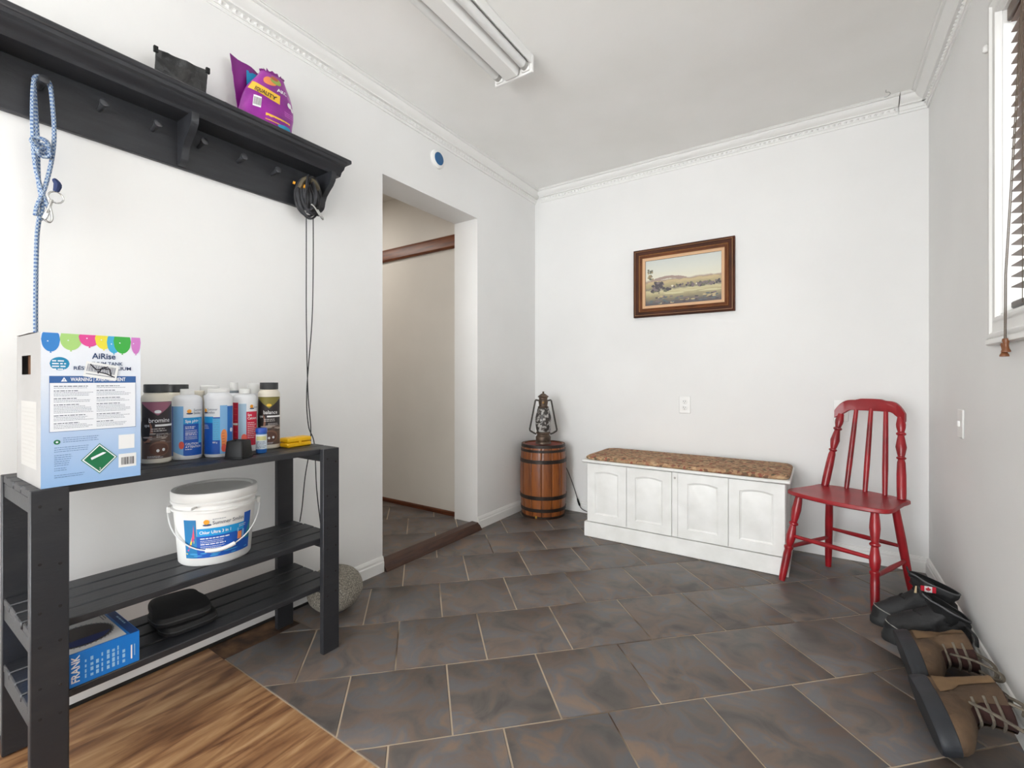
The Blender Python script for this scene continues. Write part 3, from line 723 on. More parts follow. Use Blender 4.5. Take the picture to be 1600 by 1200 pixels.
crt = b.build('carton', [CART, CSIDE], t, True, recalc=False)
MB().box(hx0 - .01, hx1 + .01, by0 + .012, by0 + .014, hz0 - .01, hz1 + .01, 0).build('inner_flap', mat('kraft', (96, 66, 44), .8), t, True)
sheet((bx0 + .01, by0 - .002, bz1 + .0015), (bx1 - .06, by0 - .002, bz1 + .0015), (bx0 + .01, by0 + .03, bz1 + .002), (bx1 - .06, by0 + .03, bz1 + .002), 4, .002, .001, 3).build('top_flap', mat('kraft_dark', (60, 50, 44), .8), t, True)
BW, BHt = by1 - by0, bz1 - bz0
P = Print(plane((bx1, by0, bz0), (0, 1, 0), (0, 0, 1), (1, 0, 0)), .02)
fu = lambda f: f * BW
fv = lambda f: f * BHt
for (u, v, a, b_, c) in ((.088, .955, .086, .078, (50, 130, 205)), (.275, .965, .105, .075, (170, 212, 122)), (.455, .985, .108, .066, (226, 70, 150)), (.60, .98, .092, .075, (236, 222, 60)), (.705, .955, .075, .075, (60, 170, 214)), (.795, .965, .095, .085, (50, 168, 56)), (.945, .965, .055, .085, (206, 120, 196))):
    m = flat_c('balloon_%d_%d' % (c[0], c[1]), c, .35)
    P.ellipse(fu(u), fv(v), min(fu(a), fu(1) - fu(u)) if u > .9 else fu(a), fv(b_), m, 1 + u, top=fv(1) - .0005, n=18)
    P.poly([(fu(u) - .002, fv(v - b_) - .003), (fu(u) + .002, fv(v - b_) - .003), (fu(u), fv(v - b_) + .002)], m, 1 + u)
    P.ellipse(fu(u) - .005, fv(v) - .004, .0014, .0014, flat_c('glint', (236, 240, 248)), 3, top=fv(1) - .0005, n=6)
NAVY = flat_c('navy', (36, 62, 104)); BLU = flat_c('label_blue', (48, 96, 158)); TEA = flat_c('badge_teal', (24, 138, 184)); GRY = flat_c('small_print', (96, 104, 124)); CW = flat_c('card_white', (240, 242, 247)); GR2 = flat_c('hazard_green', (20, 116, 72))
P.text('AiRise', fu(.60), fv(.838), .0200, NAVY, 3, 'c', .02, width=fu(.245))
P.text('HELIUM TANK', fu(.80), fv(.795), .0115, NAVY, 3, 'r', .02, width=fu(.37))
P.text('R\u00c9SERVOIR H\u00c9LIUM', fu(.89), fv(.762), .0115, NAVY, 3, 'r', .02, width=fu(.59))
P.ellipse(fu(.17), fv(.80), fu(.092), fv(.043), TEA, 1, n=20)
P.lines(fu(.10), fu(.24), fv(.822), 4, .0065, .0028, CW, 2, .2)
# warning panel
P.rect(fu(.075), fu(.945), fv(.355), fv(.72), BLU, 1); P.rect(fu(.079), fu(.941), fv(.358), fv(.674), CW, 2)
for su, sv in ((0, 0),): pass
P.text('WARNING | AVERTISSEMENT', fu(.27), fv(.686), .0125, CW, 2.6, 'l', .022, width=fu(.56))
P.poly([(fu(.18), fv(.683)), (fu(.24), fv(.683)), (fu(.21), fv(.712))], CW, 2.6)
P.text('!', fu(.21), fv(.686), .008, BLU, 3.4, 'c', .02)
for (u0, u1) in ((.115, .50), (.525, .90)):
    v = .655
    for k, n in enumerate((1, 3, 2, 5, 3, 3, 2, 3)):
        P.lines(fu(u0), fu(u1 - random.uniform(0, .1)), fv(v), 1, .004, .0017, flat_c('bold_print', (74, 82, 104)), 3, .5)
        P.lines(fu(u0), fu(u1), fv(v - .0125), n, .0036, .0009, GRY, 3, .25); v -= .0125 + n * .0100 + .008
        if v < .38: break
# sticker with barcode and marker scribble
ca, sa = math.cos(-.18), math.sin(-.18)
S = lambda a, c: (fu(.575) + a * ca - c * sa, fv(.757) + a * sa + c * ca)
P.poly([S(-.032, -.020), S(.032, -.020), S(.032, .018), S(-.032, .018)], WHT, 5)
u = -.028
while u < .026:
    wd = random.uniform(.0006, .0016); P.poly([S(u, -.006), S(u + wd, -.006), S(u + wd, .012), S(u, .012)], GRY, 6); u += wd + random.uniform(.0008, .0018)
P.poly([S(-.028, -.013), S(.024, -.013), S(.024, -.0115), S(-.028, -.0115)], GRY, 6)
for q in ([(-.024, .012), (-.010, 0), (.004, .006), (.010, .012)], [(-.006, -.008), (.0, .008), (.006, .010)], [(-.008, -.004), (.010, -.006), (.028, -.012)], [(.006, .004), (.014, .008), (.02, -.008)]):
    for (a, c), (d, e) in zip(q, q[1:]):
        n = Vector((-(e - c), d - a)).normalized() * .0013
        P.poly([S(a + n.x, c + n.y), S(d + n.x, e + n.y), S(d - n.x, e - n.y), S(a - n.x, c - n.y)], INK, 7 + a)
# lower panel
P.ellipse(fu(.145), fv(.29), .006, .0055, GR2, 2, n=10); P.ellipse(fu(.145), fv(.29), .0025, .0022, CW, 3, n=8)
for v, n, u1 in ((.315, 3, .55), (.255, 3, .45), (.205, 3, .3), (.165, 3, .28), (.12, 2, .24), (.075, 2, .42)): P.lines(fu(.12 if v < .3 else .2), fu(u1), fv(v), n, .0048, .0012, flat_c('blue_print', (92, 120, 168)), 2, .15)
dc = (.555, .155); a_, b_ = .175, .098
for s_, m, h in ((1.06, GR2, 1.5), (1.0, CW, 2.2), (.90, GR2, 3)):
    P.poly([(fu(dc[0] - a_ * s_), fv(dc[1])), (fu(dc[0]), fv(dc[1] - b_ * s_)), (fu(dc[0] + a_ * s_), fv(dc[1])), (fu(dc[0]), fv(dc[1] + b_ * s_))], m, h)
P.poly([(fu(.465), fv(.165)), (fu(.475), fv(.15)), (fu(.60), fv(.183)), (fu(.625), fv(.192)), (fu(.59), fv(.196))], CW, 4)
P.text('2', fu(.56), fv(.078), .008, CW, 4, 'c')
P.rect(fu(.755), fu(.93), fv(.205), fv(.305), WHT, 1.5)
P.rect(fu(.755), fu(.95), fv(.075), fv(.17), WHT, 1.5)
u = fu(.785)
while u < fu(.92):
    wd = random.uniform(.0006, .0018); P.rect(u, u + wd, fv(.092), fv(.145), INK, 2.4); u += wd + random.uniform(.0007, .0018)
P.build('carton_label', crt)
P = Print(plane((bx0, by0, bz0), (1, 0, 0), (0, 0, 1), (0, -1, 0)), .05)
P.rect(.05, .20, .04, .20, flat_c('side_panel', (172, 170, 166)), 1)
for k in range(9): P.lines(.065 + .014 * k, .068 + .014 * k, .185, 14, .010, .004, flat_c('side_print', (160, 156, 152)), 2, 0)
P.build('side_label', crt)

# ---- bottles
def cyl_surf(cx, cy, r, yaw=0.0, k=.84):
    to = Vector((CAMX - cx, 0 - cy, 0)).normalized(); to.rotate(Matrix.Rotation(yaw, 3, 'Z')); rt = Vector((-to.y, to.x, 0))
    return lambda u, v, h: tuple(Vector((cx, cy, TOP + v)) + (to * math.cos(u * k / r) + rt * math.sin(u * k / r)) * (r + .0003 + h))
def bottle(cx, cy, prof, cap, label, bodym, capm, group=None, cat='bottle', name='bottle'):
    t = thing(name, label, cat, (cx, cy, TOP), group=group)
    MB().lathe(prof, 32).build('body', bodym, t)
    MB().lathe(cap, 28).build('cap', capm, t)
    return t
def jar_prof(r, h): return [(r * .9, 0), (r, .004), (r, h - .045), (r * .99, h - .040), (r * .95, h - .034), (r * .82, h - .030), (r * .80, h - .026)], [(r * .80, h - .025), (r * .83, h - .024), (r * .83, h - .002), (r * .80, h)]
SUN = flat_c('sun_orange', (240, 160, 40)); BL1 = flat_c('bottle_blue', (18, 84, 178)); BL2 = flat_c('bottle_cyan', (26, 150, 214)); BL3 = flat_c('bottle_sky', (130, 182, 228)); RED = flat_c('label_red', (204, 24, 62)); CORAL = flat_c('coral', (232, 100, 84))
LID_B = mat('charcoal_lid', (42, 44, 46), .4)
def spa_jar(cx, cy, r, h, label, title, tri, yaw):
    pr, cp = jar_prof(r, h); t = bottle(cx, cy, pr, cp, label, CREAMP, LID_B)
    P = Print(cyl_surf(cx, cy, r, yaw), .004); lo, hi = .016, h - .052; hw = r * 1.45
    DK = flat_c('label_dark', (44, 36, 38)); P.rect(-hw, hw, lo, hi, DK, 1)
    P.strip(-hw, hw, lambda u: max(hi - .040 * (1 - abs(u) / hw) - .002, lo), lambda u: hi - .001, tri, 2)
    P.ellipse(.0, hi - .030, .010, .005, WHT if tri == flat_c('plum', (150, 92, 112)) else YEL, 3)
    P.text(title, 0.006, hi - .062, .019, WHT, 3, 'c', .006)
    P.rect(-.008, hw, hi - .074, hi - .068, WHT, 3)
    P.text('spa', -.040, hi - .074, .013, WHT, 3, 'l')
    P.lines(-.02, hw * .75, hi - .080, 2, .006, .0022, flat_c('label_grey', (210, 205, 200)), 3, .35); P.lines(-.004, hw * .75, hi - .096, 3, .0045, .0015, flat_c('label_grey', (210, 205, 200)), 3, .35)
    # hot tub photograph: shoulder, water, rocks
    P.rect(-hw, hw, lo, lo + (hi - lo) * .40, flat_c('photo_brown', (92, 72, 62)), 1.5)
    for k in range(16): P.ellipse(random.uniform(-.6, .8) * hw, random.uniform(lo + .045, lo + .075), random.uniform(.008, .02), .0025, flat_c(random.choice((('ripple_a', (170, 156, 146)), ('ripple_b', (112, 96, 88)), ('ripple_c', (64, 54, 52))))[0], {'ripple_a': (170, 156, 146), 'ripple_b': (112, 96, 88), 'ripple_c': (64, 54, 52)}[random.choice(('ripple_a', 'ripple_b', 'ripple_c'))]), 2 + k * .1)
    P.ellipse(-.62 * hw, lo + .080, .020, .034, flat_c('photo_skin', (150, 104, 84)), 2.2); P.ellipse(-.74 * hw, lo + .088, .019, .036, flat_c('photo_hair', (30, 22, 22)), 2.8)
    P.ellipse(0.1 * hw, lo + .030, .030, .022, flat_c('photo_rim', (124, 88, 70)), 4.2); P.ellipse(.05 * hw, lo + .028, .028, .018, flat_c('photo_tub', (96, 62, 50)), 4.6)
    P.ellipse(.0, lo + .024, .0045, .0045, WHT, 5); P.ellipse(.016, lo + .026, .0045, .0045, WHT, 5)
    P.lines(-.03, .02, lo + .008, 2, .0035, .0012, WHT, 5)
    P.build('label', t)
PLUM = flat_c('plum', (150, 92, 112)); OLV = flat_c('olive', (128, 118, 50))
spa_jar(.210, .556, .0375, .238, 'white jar with black lid and dark label reading bromine', 'bromine', PLUM, .10)
spa_jar(.200, .906, .0365, .241, 'white jar with black lid and dark label reading balance', 'balance', OLV, .0)
pr, cp = jar_prof(.037, .236)
bottle(.118, .645, pr, cp, 'black lidded jar standing behind the bromine jar', CREAMP, LID_B)

def sun_logo(P, u, v, s):
    P.ellipse(u, v, s, s * .85, SUN, 3); P.ellipse(u + s * .2, v - s * 1.05, s * 1.5, s * .35, NAVY, 3)
def blue_prof(r, h, cr, ch=.018): return [(r * .94, 0), (r, .006), (r, h - ch - .022), (r * .97, h - ch - .012), (r * .80, h - ch - .004), (cr, h - ch)], [(cr * 1.05, h - ch + .0005), (cr * 1.05, h - .001), (cr, h)]
WB = mat('white_bottle', (234, 236, 240), .35)
pr, cp = blue_prof(.0408, .222, .018)
cx, cy, r = .198, .643, .0408
t = bottle(cx, cy, pr, cp, 'white bottle with blue label reading spa pH', WB, WHITEP)
P = Print(cyl_surf(cx, cy, r), .004)
P.rect(-.062, -.012, .012, .168, BL3, 1); P.rect(-.066, -.052, .012, .168, BL1, 1.6)
P.rect(-.012, .055, .012, .132, BL1, 1.3); P.rect(-.012, .055, .112, .132, BL2, 1.8)
P.rect(.038, .052, .05, .128, flat_c('panel_sky', (90, 176, 224)), 2.2)
sun_logo(P, .006, .152, .007); P.text('Summer', .020, .152, .0105, GRY, 3); P.text('Smiles', .020, .142, .0105, GRY, 3)
P.text('Spa pH+', -.006, .1165, .0125, WHT, 3, 'l', .015)
P.lines(-.006, .03, .104, 2, .005, .002, WHT, 3); P.lines(-.006, .034, .092, 3, .004, .001, WHT, 3); P.lines(-.006, .034, .084, 2, .005, .002, WHT, 3); P.lines(-.006, .034, .073, 3, .004, .001, WHT, 3)
P.text('CAUTION', -.006, .046, .0095, WHT, 3, 'l', .01); P.text('ATTENTION', -.006, .0365, .0095, WHT, 3, 'l', .01); P.lines(-.006, .015, .033, 1, .004, .002, WHT, 3)
P.ellipse(-.018, .046, .009, .012, CORAL, 1.9); P.strip(-.05, .02, lambda u: .008, lambda u: .010 + .016 * max(0, -u / .05), WHT, 2.6)
P.build('label', t)

pr, cp = blue_prof(.0400, .222, .030, .012)
cx, cy, r = .230, .722, .0400
t = bottle(cx, cy, pr, cp, 'white bottle with blue label and an orange thermometer print', WB, WHITEP)
P = Print(cyl_surf(cx, cy, r), .004)
P.rect(-.064, .030, .010, .130, BL1, 1); P.rect(-.064, -.018, .112, .132, BL2, 1.6); P.rect(.004, .030, .010, .168, BL3, 1.4); P.rect(.030, .062, .010, .165, flat_c('stripe_blue', (28, 110, 196)), 1.4)
P.rect(-.020, .004, .055, .126, flat_c('panel_sky', (150, 200, 234)), 1.8); P.lines(-.017, .001, .122, 9, .0075, .0025, flat_c('panel_line', (92, 160, 208)), 2.4)
sun_logo(P, -.050, .152, .007); P.text('Summer', -.040, .152, .011, GRY, 3); P.text('Smiles', -.040, .142, .011, GRY, 3)
P.ellipse(.018, .068, .011, .022, ORA, 2.4); P.rect(.009, .027, .022, .062, ORA, 2.6); P.ellipse(.018, .028, .010, .012, CORAL, 3)
for k in range(5): P.rect(.011, .020, .040 + .009 * k, .0415 + .009 * k, flat_c('rust', (180, 90, 60)), 3.2)
P.lines(-.06, -.03, .105, 3, .005, .0015, WHT, 3); P.text('850 g', -.020, .046, .007, WHT, 3, 'l', .01)
P.ellipse(.048, .086, .007, .007, flat_c('glint', (226, 236, 246)), 3)
P.build('label', t)

pr, cp = blue_prof(.0385, .219, .017, .017)
cx, cy, r = .196, .8215, .0385
t = bottle(cx, cy, pr, cp, 'white bottle with red label beside the balance jar', WB, WHITEP)
P = Print(cyl_surf(cx, cy, r), .004)
P.rect(-.052, -.024, .012, .172, RED, 1); P.rect(-.024, .006, .012, .168, flat_c('label_mist', (170, 198, 220)), 1); P.rect(.006, .056, .022, .140, RED, 1)
for k in range(6): P.rect(-.044, -.028, .05 + .02 * k, .0515 + .02 * k, CORAL, 2)
P.rect(-.05, -.026, .094, .101, WHT, 2)
sun_logo(P, .026, .158, .007); P.text('Summer', .036, .152, .009, GRY, 3)
P.text('Spa', .010, .125, .012, WHT, 3, 'l', .015); P.text('Calcium', .010, .113, .012, WHT, 3, 'l', .015); P.lines(.010, .05, .102, 9, .0065, .0018, WHT, 2.4)
P.ellipse(-.002, .050, .010, .013, CORAL, 2)
P.build('label', t)

# back row
bottle(.112, .7445, [(.027, 0), (.031, .005), (.031, .190), (.027, .200)], [(.029, .2005), (.029, .229), (.026, .232)], 'white tub with a broad white lid behind the blue bottles', WB, WHITEP)
bottle(.160, .690, [(.015, 0), (.017, .004), (.017, .175), (.0145, .192), (.014, .199)], [(.0175, .1995), (.0175, .213), (.0155, .215)], 'cream bottle squeezed between the two blue labelled bottles', CREAMP, CREAMP)
t = bottle(.118, .822, [(.026, 0), (.029, .004), (.029, .175), (.018, .200), (.0145, .204), (.0145, .212)], [(.0130, .2125), (.0130, .241), (.011, .243)], 'slim white capped bottle with a grey neck ring behind the red label', WB, WHITEP)
MB().lathe([(.0152, .203), (.0152, .210), (.0148, .212)], 24).build('neck_ring', mat('grey_ring', (126, 134, 140), .4), t)
bottle(.112, .894, [(.028, 0), (.032, .005), (.032, .185), (.026, .200)], [(.021, .2005), (.021, .236), (.018, .238)], 'white bottle behind the balance jar', WB, WHITEP)
# small test strip bottle
cx, cy = .290, .831
t = thing('test_strip_bottle', 'small test strip bottle with blue cap and blue base', 'bottle', (cx, cy, TOP))
BLC = mat('blue_cap', (28, 76, 172), .35)
MB().lathe([(.0155, 0), (.017, .003), (.017, .066), (.0155, .069)], 24).build('body', mat('strip_blue', (38, 104, 184), .4), t)
MB().lathe([(.018, .0695), (.018, .082), (.017, .085)], 24).build('cap', BLC, t)
P = Print(cyl_surf(cx, cy, .017), .003); P.rect(-.028, .028, .014, .064, flat_c('pale', (214, 224, 234)), 1); P.rect(-.02, .02, .044, .058, flat_c('pale_yellow', (214, 210, 150)), 2); P.lines(-.02, .02, .040, 5, .005, .0018, GRY, 2); P.build('label', t)
# black plastic cap
cx, cy = .330, .738
t = thing('plastic_cap', 'black plastic cap standing in front of the bottles', 'cap', (cx, cy, TOP), math.radians(35))
def rsq(a, z, k=7, rr=.25):
    out = []
    for q, (sx, sy) in enumerate(((1, 1), (-1, 1), (-1, -1), (1, -1))):
        for i in range(k):
            an = q * PI / 2 + i / (k - 1) * PI / 2
            out.append((sx * a * (1 - rr) + a * rr * math.cos(an), sy * a * (1 - rr) + a * rr * math.sin(an), z))
    return out
MB().loft([rsq(.030, 0), rsq(.030, .008), rsq(.0265, .053), rsq(.025, .056), rsq(.022, .054), rsq(.020, .046)]).build('cap_shell', BLACKP, t)
MB().loft([rsq(.0312, .0), rsq(.0312, .005), rsq(.030, .006)]).build('rim', BLACKP, t)
# yellow plastic case
t = thing('yellow_case', 'flat yellow plastic case at the right end of the top shelf', 'case', (.240, .986, TOP), math.radians(4))
YP = mat('yellow_plastic', (246, 190, 16), .35)
MB().box(-.026, .026, -.050, .050, 0, .0165, .004).build('case_base', YP, t); MB().box(-.026, .026, -.050, .050, .0175, .035, .004).build('lid', YP, t)
MB().box(.0255, .0275, -.006, .006, .010, .025, .0008).build('latch', YP, t)

# ---- bucket
BX, BY, BZ = .231, .712, .4206
t = thing('bucket', 'white lidded pail of pool chlorine on the middle shelf', 'bucket', (BX, BY, BZ))
rb_, rt_, hb = .101, .116, .195
rr_ = lambda z: rb_ + (rt_ - rb_) * z / hb
PAIL = mat('pail_plastic', (234, 233, 230), .35)
MB().lathe([(rb_ * .96, .004), (rb_ * .97, 0), (rb_, .004), (rr_(.165), .165), (rr_(.165) + .006, .167), (rr_(.17) + .006, .174), (rr_(.175), .176), (rr_(.185), .186), (rr_(.19) - .004, .192)], 48).build('pail', PAIL, t)
MB().lathe([(rt_ - .012, .188), (rt_ + .005, .190), (rt_ + .006, .196), (rt_ + .003, .199), (rt_ + .005, .203), (rt_ + .0055, .222), (rt_ + .003, .2265), (rt_ - .008, .2265), (rt_ - .012, .221), (rt_ - .030, .219)], 48).build('lid', mat('lid_plastic', (228, 227, 224), .4), t)
MB().box(-.02, .02, .0, .004, -.008, 0, .002, M=Matrix.Translation((.077, -.093, .19)) @ Matrix.Rotation(math.radians(-50), 4, 'Z')).build('lid_tab', PAIL, t)
to = Vector((CAMX - BX, -BY, 0)).normalized(); rt2 = Vector((-to.y, to.x, 0))
hd = rt2 * .995 + to * .05; hd.normalize()
ears = []
for s in (-1, 1):
    c = hd * s * (rr_(.165) + .006) + Vector((0, 0, .166)); ears.append(c + hd * s * .008)
    b = MB().box(-.012, .012, -.002, .010, -.010, .010, .003, M=Matrix.Translation(c) @ Matrix.Rotation(math.atan2(hd.y * s, hd.x * s) - PI / 2, 4, 'Z')); b.build('ear', PAIL, t)
N_ = 30; hp = []
for i in range(N_ + 1):
    a = PI * i / N_; c = -math.cos(a); s_ = math.sin(a)
    p = hd * c * (rr_(.165) + .013) + to * (s_ * (.110)) + Vector((0, 0, .166 - .118 * s_)); hp.append(p)
hn = MB().tube(hp, .0021, 8); hn.build('wire_handle', mat('pail_wire', (226, 226, 226), .35, .1), t)
g0 = 13; MB().tube(hp[g0:g0 + 7], .0065, 12).build('handle_grip', WHITEP, t)
def pail_surf(u, v, h):
    r = rr_(v) + .0004 + h; a = u / .124
    return tuple((to * math.cos(a + .03) + rt2 * math.sin(a + .03)) * r + Vector((0, 0, v)))
P = Print(pail_surf, .005)
P.rect(-.105, .125, .026, .094, BL1, 1); P.rect(-.06, .125, .094, .118, BL2, 1.2); P.rect(-.105, -.062, .026, .146, flat_c('pool_blue', (30, 120, 176)), 1.3); P.rect(.092, .125, .03, .146, BL1, 1.4)
for k in range(6):
    P.poly([(-.104 + .006 * k, .040 + .010 * k), (-.098 + .006 * k, .038 + .010 * k), (-.070, .075 + .010 * k), (-.070, .083 + .010 * k)], flat_c(('mat_y', 'mat_p', 'mat_r')[k % 3] if k else 'mat_y', ((226, 206, 70), (196, 70, 130), (222, 90, 110))[k % 3]), 2 + k * .2)
sun_logo(P, -.030, .138, .009); P.text('Summer Smiles', -.012, .1285, .0165, flat_c('logo_grey', (92, 96, 110)), 3, 'l', .004); P.lines(-.012, .03, .146, 1, .004, .0015, GRY, 3)
P.text('Chlor Ultra 3 in 1', -.052, .101, .0135, WHT, 3, 'l', .02)
P.lines(-.05, .05, .088, 1, .006, .003, WHT, 3); P.lines(-.05, .05, .080, 2, .005, .0014, WHT, 3); P.lines(-.05, .05, .070, 1, .006, .003, WHT, 3); P.lines(-.05, .04, .062, 2, .005, .0014, WHT, 3)
P.lines(.072, .1, .112, 2, .005, .0018, WHT, 3)
P.rect(.068, .084, .066, .09, ORA, 3); P.rect(.066, .072, .09, .102, BL3, 3); P.rect(.086, .094, .068, .094, BL3, 3)
for k in range(10): P.ellipse(random.uniform(-.09, .11), random.uniform(.03, .042), random.uniform(.008, .02), .0018, flat_c('wave', (70, 160, 214)), 2 + .1 * k)
P.strip(.100, .124, lambda u: .06, lambda u: .07 + .05 * ((u - .1) / .024), flat_c('swirl', (40, 140, 150)), 2)
P.build('label', t, False)

# ---- saw blade box
LOW = .2476
t = thing('saw_blade_box', 'blue and white saw blade box lettered FRANK on the lowest shelf', 'box', (.29, .36, LOW))
sx0, sx1, sy0_, sy1_ = .186, .3785, .296, .463; sh = .080
FB = mat('frank_blue', (20, 120, 208), .4)
box_ = MB().box(sx0, sx1, sy0_, sy1_, LOW, LOW + sh, .001).build('carton', FB, t, True)
P = Print(plane((sx1, sy0_, LOW), (0, 1, 0), (0, 0, 1), (1, 0, 0)), .05)
P.text('FRANK', .047, .010, .0215, WHT, 2, 'l', .025, rot=PI / 2, sx=.95)
for k in range(8): 
    for j in range(int(3 + 2 * random.random())): 
        v = .012 + j * .013; P.rect(.057 + .0105 * k, .0625 + .0105 * k if k % 3 else .060 + .0105 * k, v, v + random.uniform(.006, .011), flat_c('frank_print', (150, 196, 234)), 2)
P.rect(.148, .151, .014, .05, WHT, 2); P.rect(.155, .157, .02, .05, flat_c('frank_print', (150, 196, 234)), 2)
P.build('side_print', box_)
P = Print(plane((sx0, sy0_, LOW + sh), (1, 0, 0), (0, 1, 0), (0, 0, 1)), .05)
SWX, SWY = sx1 - sx0, sy1_ - sy0_
P.rect(.004, SWX - .006, .002, SWY - .026, flat_c('frank_white', (222, 218, 216)), 1); P.rect(.0, SWX, SWY - .020, SWY - .002, flat_c('frank_navy', (24, 66, 132)), 1)
P.ellipse(.100, .070, .066, .066, flat_c('saw_dark', (52, 42, 36)), 2, n=26)
for k in range(40):
    a = 2 * PI * k / 40; c, s_ = math.cos(a), math.sin(a)
    P.poly([(.100 + .063 * c, .070 + .063 * s_), (.100 + .072 * math.cos(a + .07), .070 + .069 * math.sin(a + .07)), (.100 + .063 * math.cos(a + .12), .070 + .063 * math.sin(a + .12))], flat_c('saw_steel', (150, 150, 156)), 2.5)
P.strip(.118, .157, lambda u: .070 - math.sqrt(max(0, .058 ** 2 - (u - .1) ** 2)), lambda u: .070 + math.sqrt(max(0, .058 ** 2 - (u - .1) ** 2)), flat_c('saw_navy', (24, 40, 98)), 3, 14)
P.lines(.01, .05, .138, 2, .006, .002, GRY, 2); P.lines(.05, .14, SWY - .007, 1, .008, .004, flat_c('frank_print', (150, 196, 234)), 2)
P.build('top_print', box_)
# ---- two zipped cases
def zipcase(z, dx, dy, rz, label):
    t = thing('zip_case', label, 'case', (.236 + dx, .612 + dy, z), rz)
    def ring(s, zz):
        out = []
        for i in range(40):
            a = 2 * PI * i / 40; c, s_ = math.cos(a), math.sin(a); n = .42
            out.append((.100 * s * math.copysign(abs(c) ** n, c), .076 * s * math.copysign(abs(s_) ** n, s_) * (1 - .12 * (c < 0)), zz))
        return out
    MB().loft([ring(.90, 0), ring(.98, .003), ring(1.0, .010), ring(1.0, .012)]).build('lower_shell', BLACK, t)
    MB().loft([ring(1.0, .0165), ring(.99, .020), ring(.95, .026), ring(.80, .0285)]).build('upper_shell', BLACK, t)
    MB().loft([ring(.985, .012), ring(.985, .0165)], cap0=False, cap1=False).build('zipper', mat('zipper', (66, 66, 68), .5), t)
zipcase(LOW, .0, .0, math.radians(0), 'black zipped case, lower of the two stacked on the bottom shelf')
zipcase(LOW + .029, -.006, -.006, math.radians(-9), 'black zipped case, upper of the two stacked on the bottom shelf')

# ================================================================== STONE, BARREL, LANTERN
t_ = MB(); nr, ns = 24, 36; rings = []
for i in range(1, nr):
    ph = PI * i / nr; ring = []
    for j in range(ns):
        a = 2 * PI * j / ns; d = Vector((math.sin(ph) * math.cos(a), math.sin(ph) * math.sin(a), -math.cos(ph)))
        k = 1 + .05 * noise.noise(d * 1.6 + Vector((3, 1, 2))); ring.append((d.x * .112 * k, d.y * .116 * k, .0955 + d.z * .094 * k))
    rings.append(ring)
t_.loft(rings)
STONE = multi('granite', [(.30, (84, 80, 74)), (.45, (128, 122, 112)), (.58, (154, 147, 135)), (.72, (186, 180, 168))], 210, .9, bump=.4, bscale=200, detail=2)
o = t_.build('round_stone', STONE, sharp=80); o.location = (.150, 1.218, .0); tag(o, 'large round grey speckled stone on the floor behind the shelf leg', 'stone')

BCX, BCY, BR = .190, 2.952, .172
t = thing('barrel', 'small brown oak barrel with iron hoops in the back left corner', 'barrel', (BCX, BCY, 0))
OAK = mat('barrel_oak', (146, 82, 34), .38, c2=(104, 52, 22), scale=4, stretch=(8, 8, 1.2), rand=.22, coat=.3)
br_ = lambda z: .158 + .014 * (1 - ((z - .262) / .262) ** 2)
ns = 14; src = None
for k in range(ns):
    if src is None:
        b = MB(); g = .0065; zs = [.001 + (.524 - .001) * i / 8 for i in range(9)]; da = PI / ns
        rings = []
        for z in zs:
            ro = br_(z); ri = ro - .016; gg = g / ro * .25
            rings.append([(ro * math.cos(a), ro * math.sin(a), z) for a in (-da + gg, -da * .97 + gg * 2, -da / 2, da / 2, da * .97 - gg * 2, da - gg)] + [(ri * math.cos(a), ri * math.sin(a), z) for a in (da - gg, -da + gg)])
            rings[-1][0] = ((ro - .0015) * math.cos(-da + gg), (ro - .0015) * math.sin(-da + gg), z); rings[-1][5] = ((ro - .0015) * math.cos(da - gg), (ro - .0015) * math.sin(da - gg), z)
        b.loft(rings); src = b.build('stave', OAK, t); o = src
    else: o = src.copy(); COL.objects.link(o)
    o.rotation_euler = (0, 0, 2 * PI * k / ns)
for z0, hh in ((.505, .021), (.474, .018), (.396, .026), (.140, .026), (.052, .024), (.004, .016)):
    MB().lathe([(br_(z0) - .002, z0), (br_(z0) + .0028, z0), (br_(z0 + hh) + .0028, z0 + hh), (br_(z0 + hh) - .002, z0 + hh)], 48, closed=True).build('hoop', IRON, t)
MB().lathe([(.136, .500), (.142, .502), (.142, .516), (.138, .518), (.02, .518)], 40).build('barrel_head', mat('red_head', (150, 62, 44), .5, c2=(120, 52, 38), scale=6), t)
v = Vector((CAMX - BCX, -BCY, 0)).normalized(); v.rotate(Matrix.Rotation(-.32, 3, 'Z'))
MB().box(-.008, .008, -.003, .003, .008, .026, .002, M=Matrix.Translation(v * .1605) @ Matrix.Rotation(math.atan2(v.y, v.x) + PI / 2, 4, 'Z')).build('brass_tag', mat('brass', (190, 150, 70), .35, .8), t, label='small brass tag near the foot of the barrel')

to = Vector((CAMX - BCX, -BCY, 0)).normalized(); rt2 = Vector((-to.y, to.x, 0))
lz = .5285; lc_ = Vector((BCX, BCY, lz)) + to * .066
t = thing('lantern', 'antique metal railroad style lantern standing on the barrel', 'lantern', tuple(lc_), math.atan2(rt2.y, rt2.x))
LMET = mat('lantern_metal', (112, 94, 80), .45, .45, c2=(70, 56, 46), scale=22); LMD = mat('lantern_dark', (70, 66, 62), .5, .5)
MB().lathe([(.052, 0), (.057, .002), (.057, .010), (.052, .018), (.054, .022), (.055, .050), (.050, .058), (.045, .062), (.046, .072), (.052, .078), (.052, .086), (.040, .088)], 32).build('fuel_tank', LMET, t)
gpr = [(.046, .0885), (.050, .10), (.056, .130), (.058, .160), (.056, .190), (.050, .225), (.042, .252), (.038, .262)]
gl = MB().lathe(gpr, 32).build('globe', mat('globe_metal', (176, 172, 168), .4, c2=(52, 46, 42), scale=30, ramp=(.46, .54), detail=3), t)
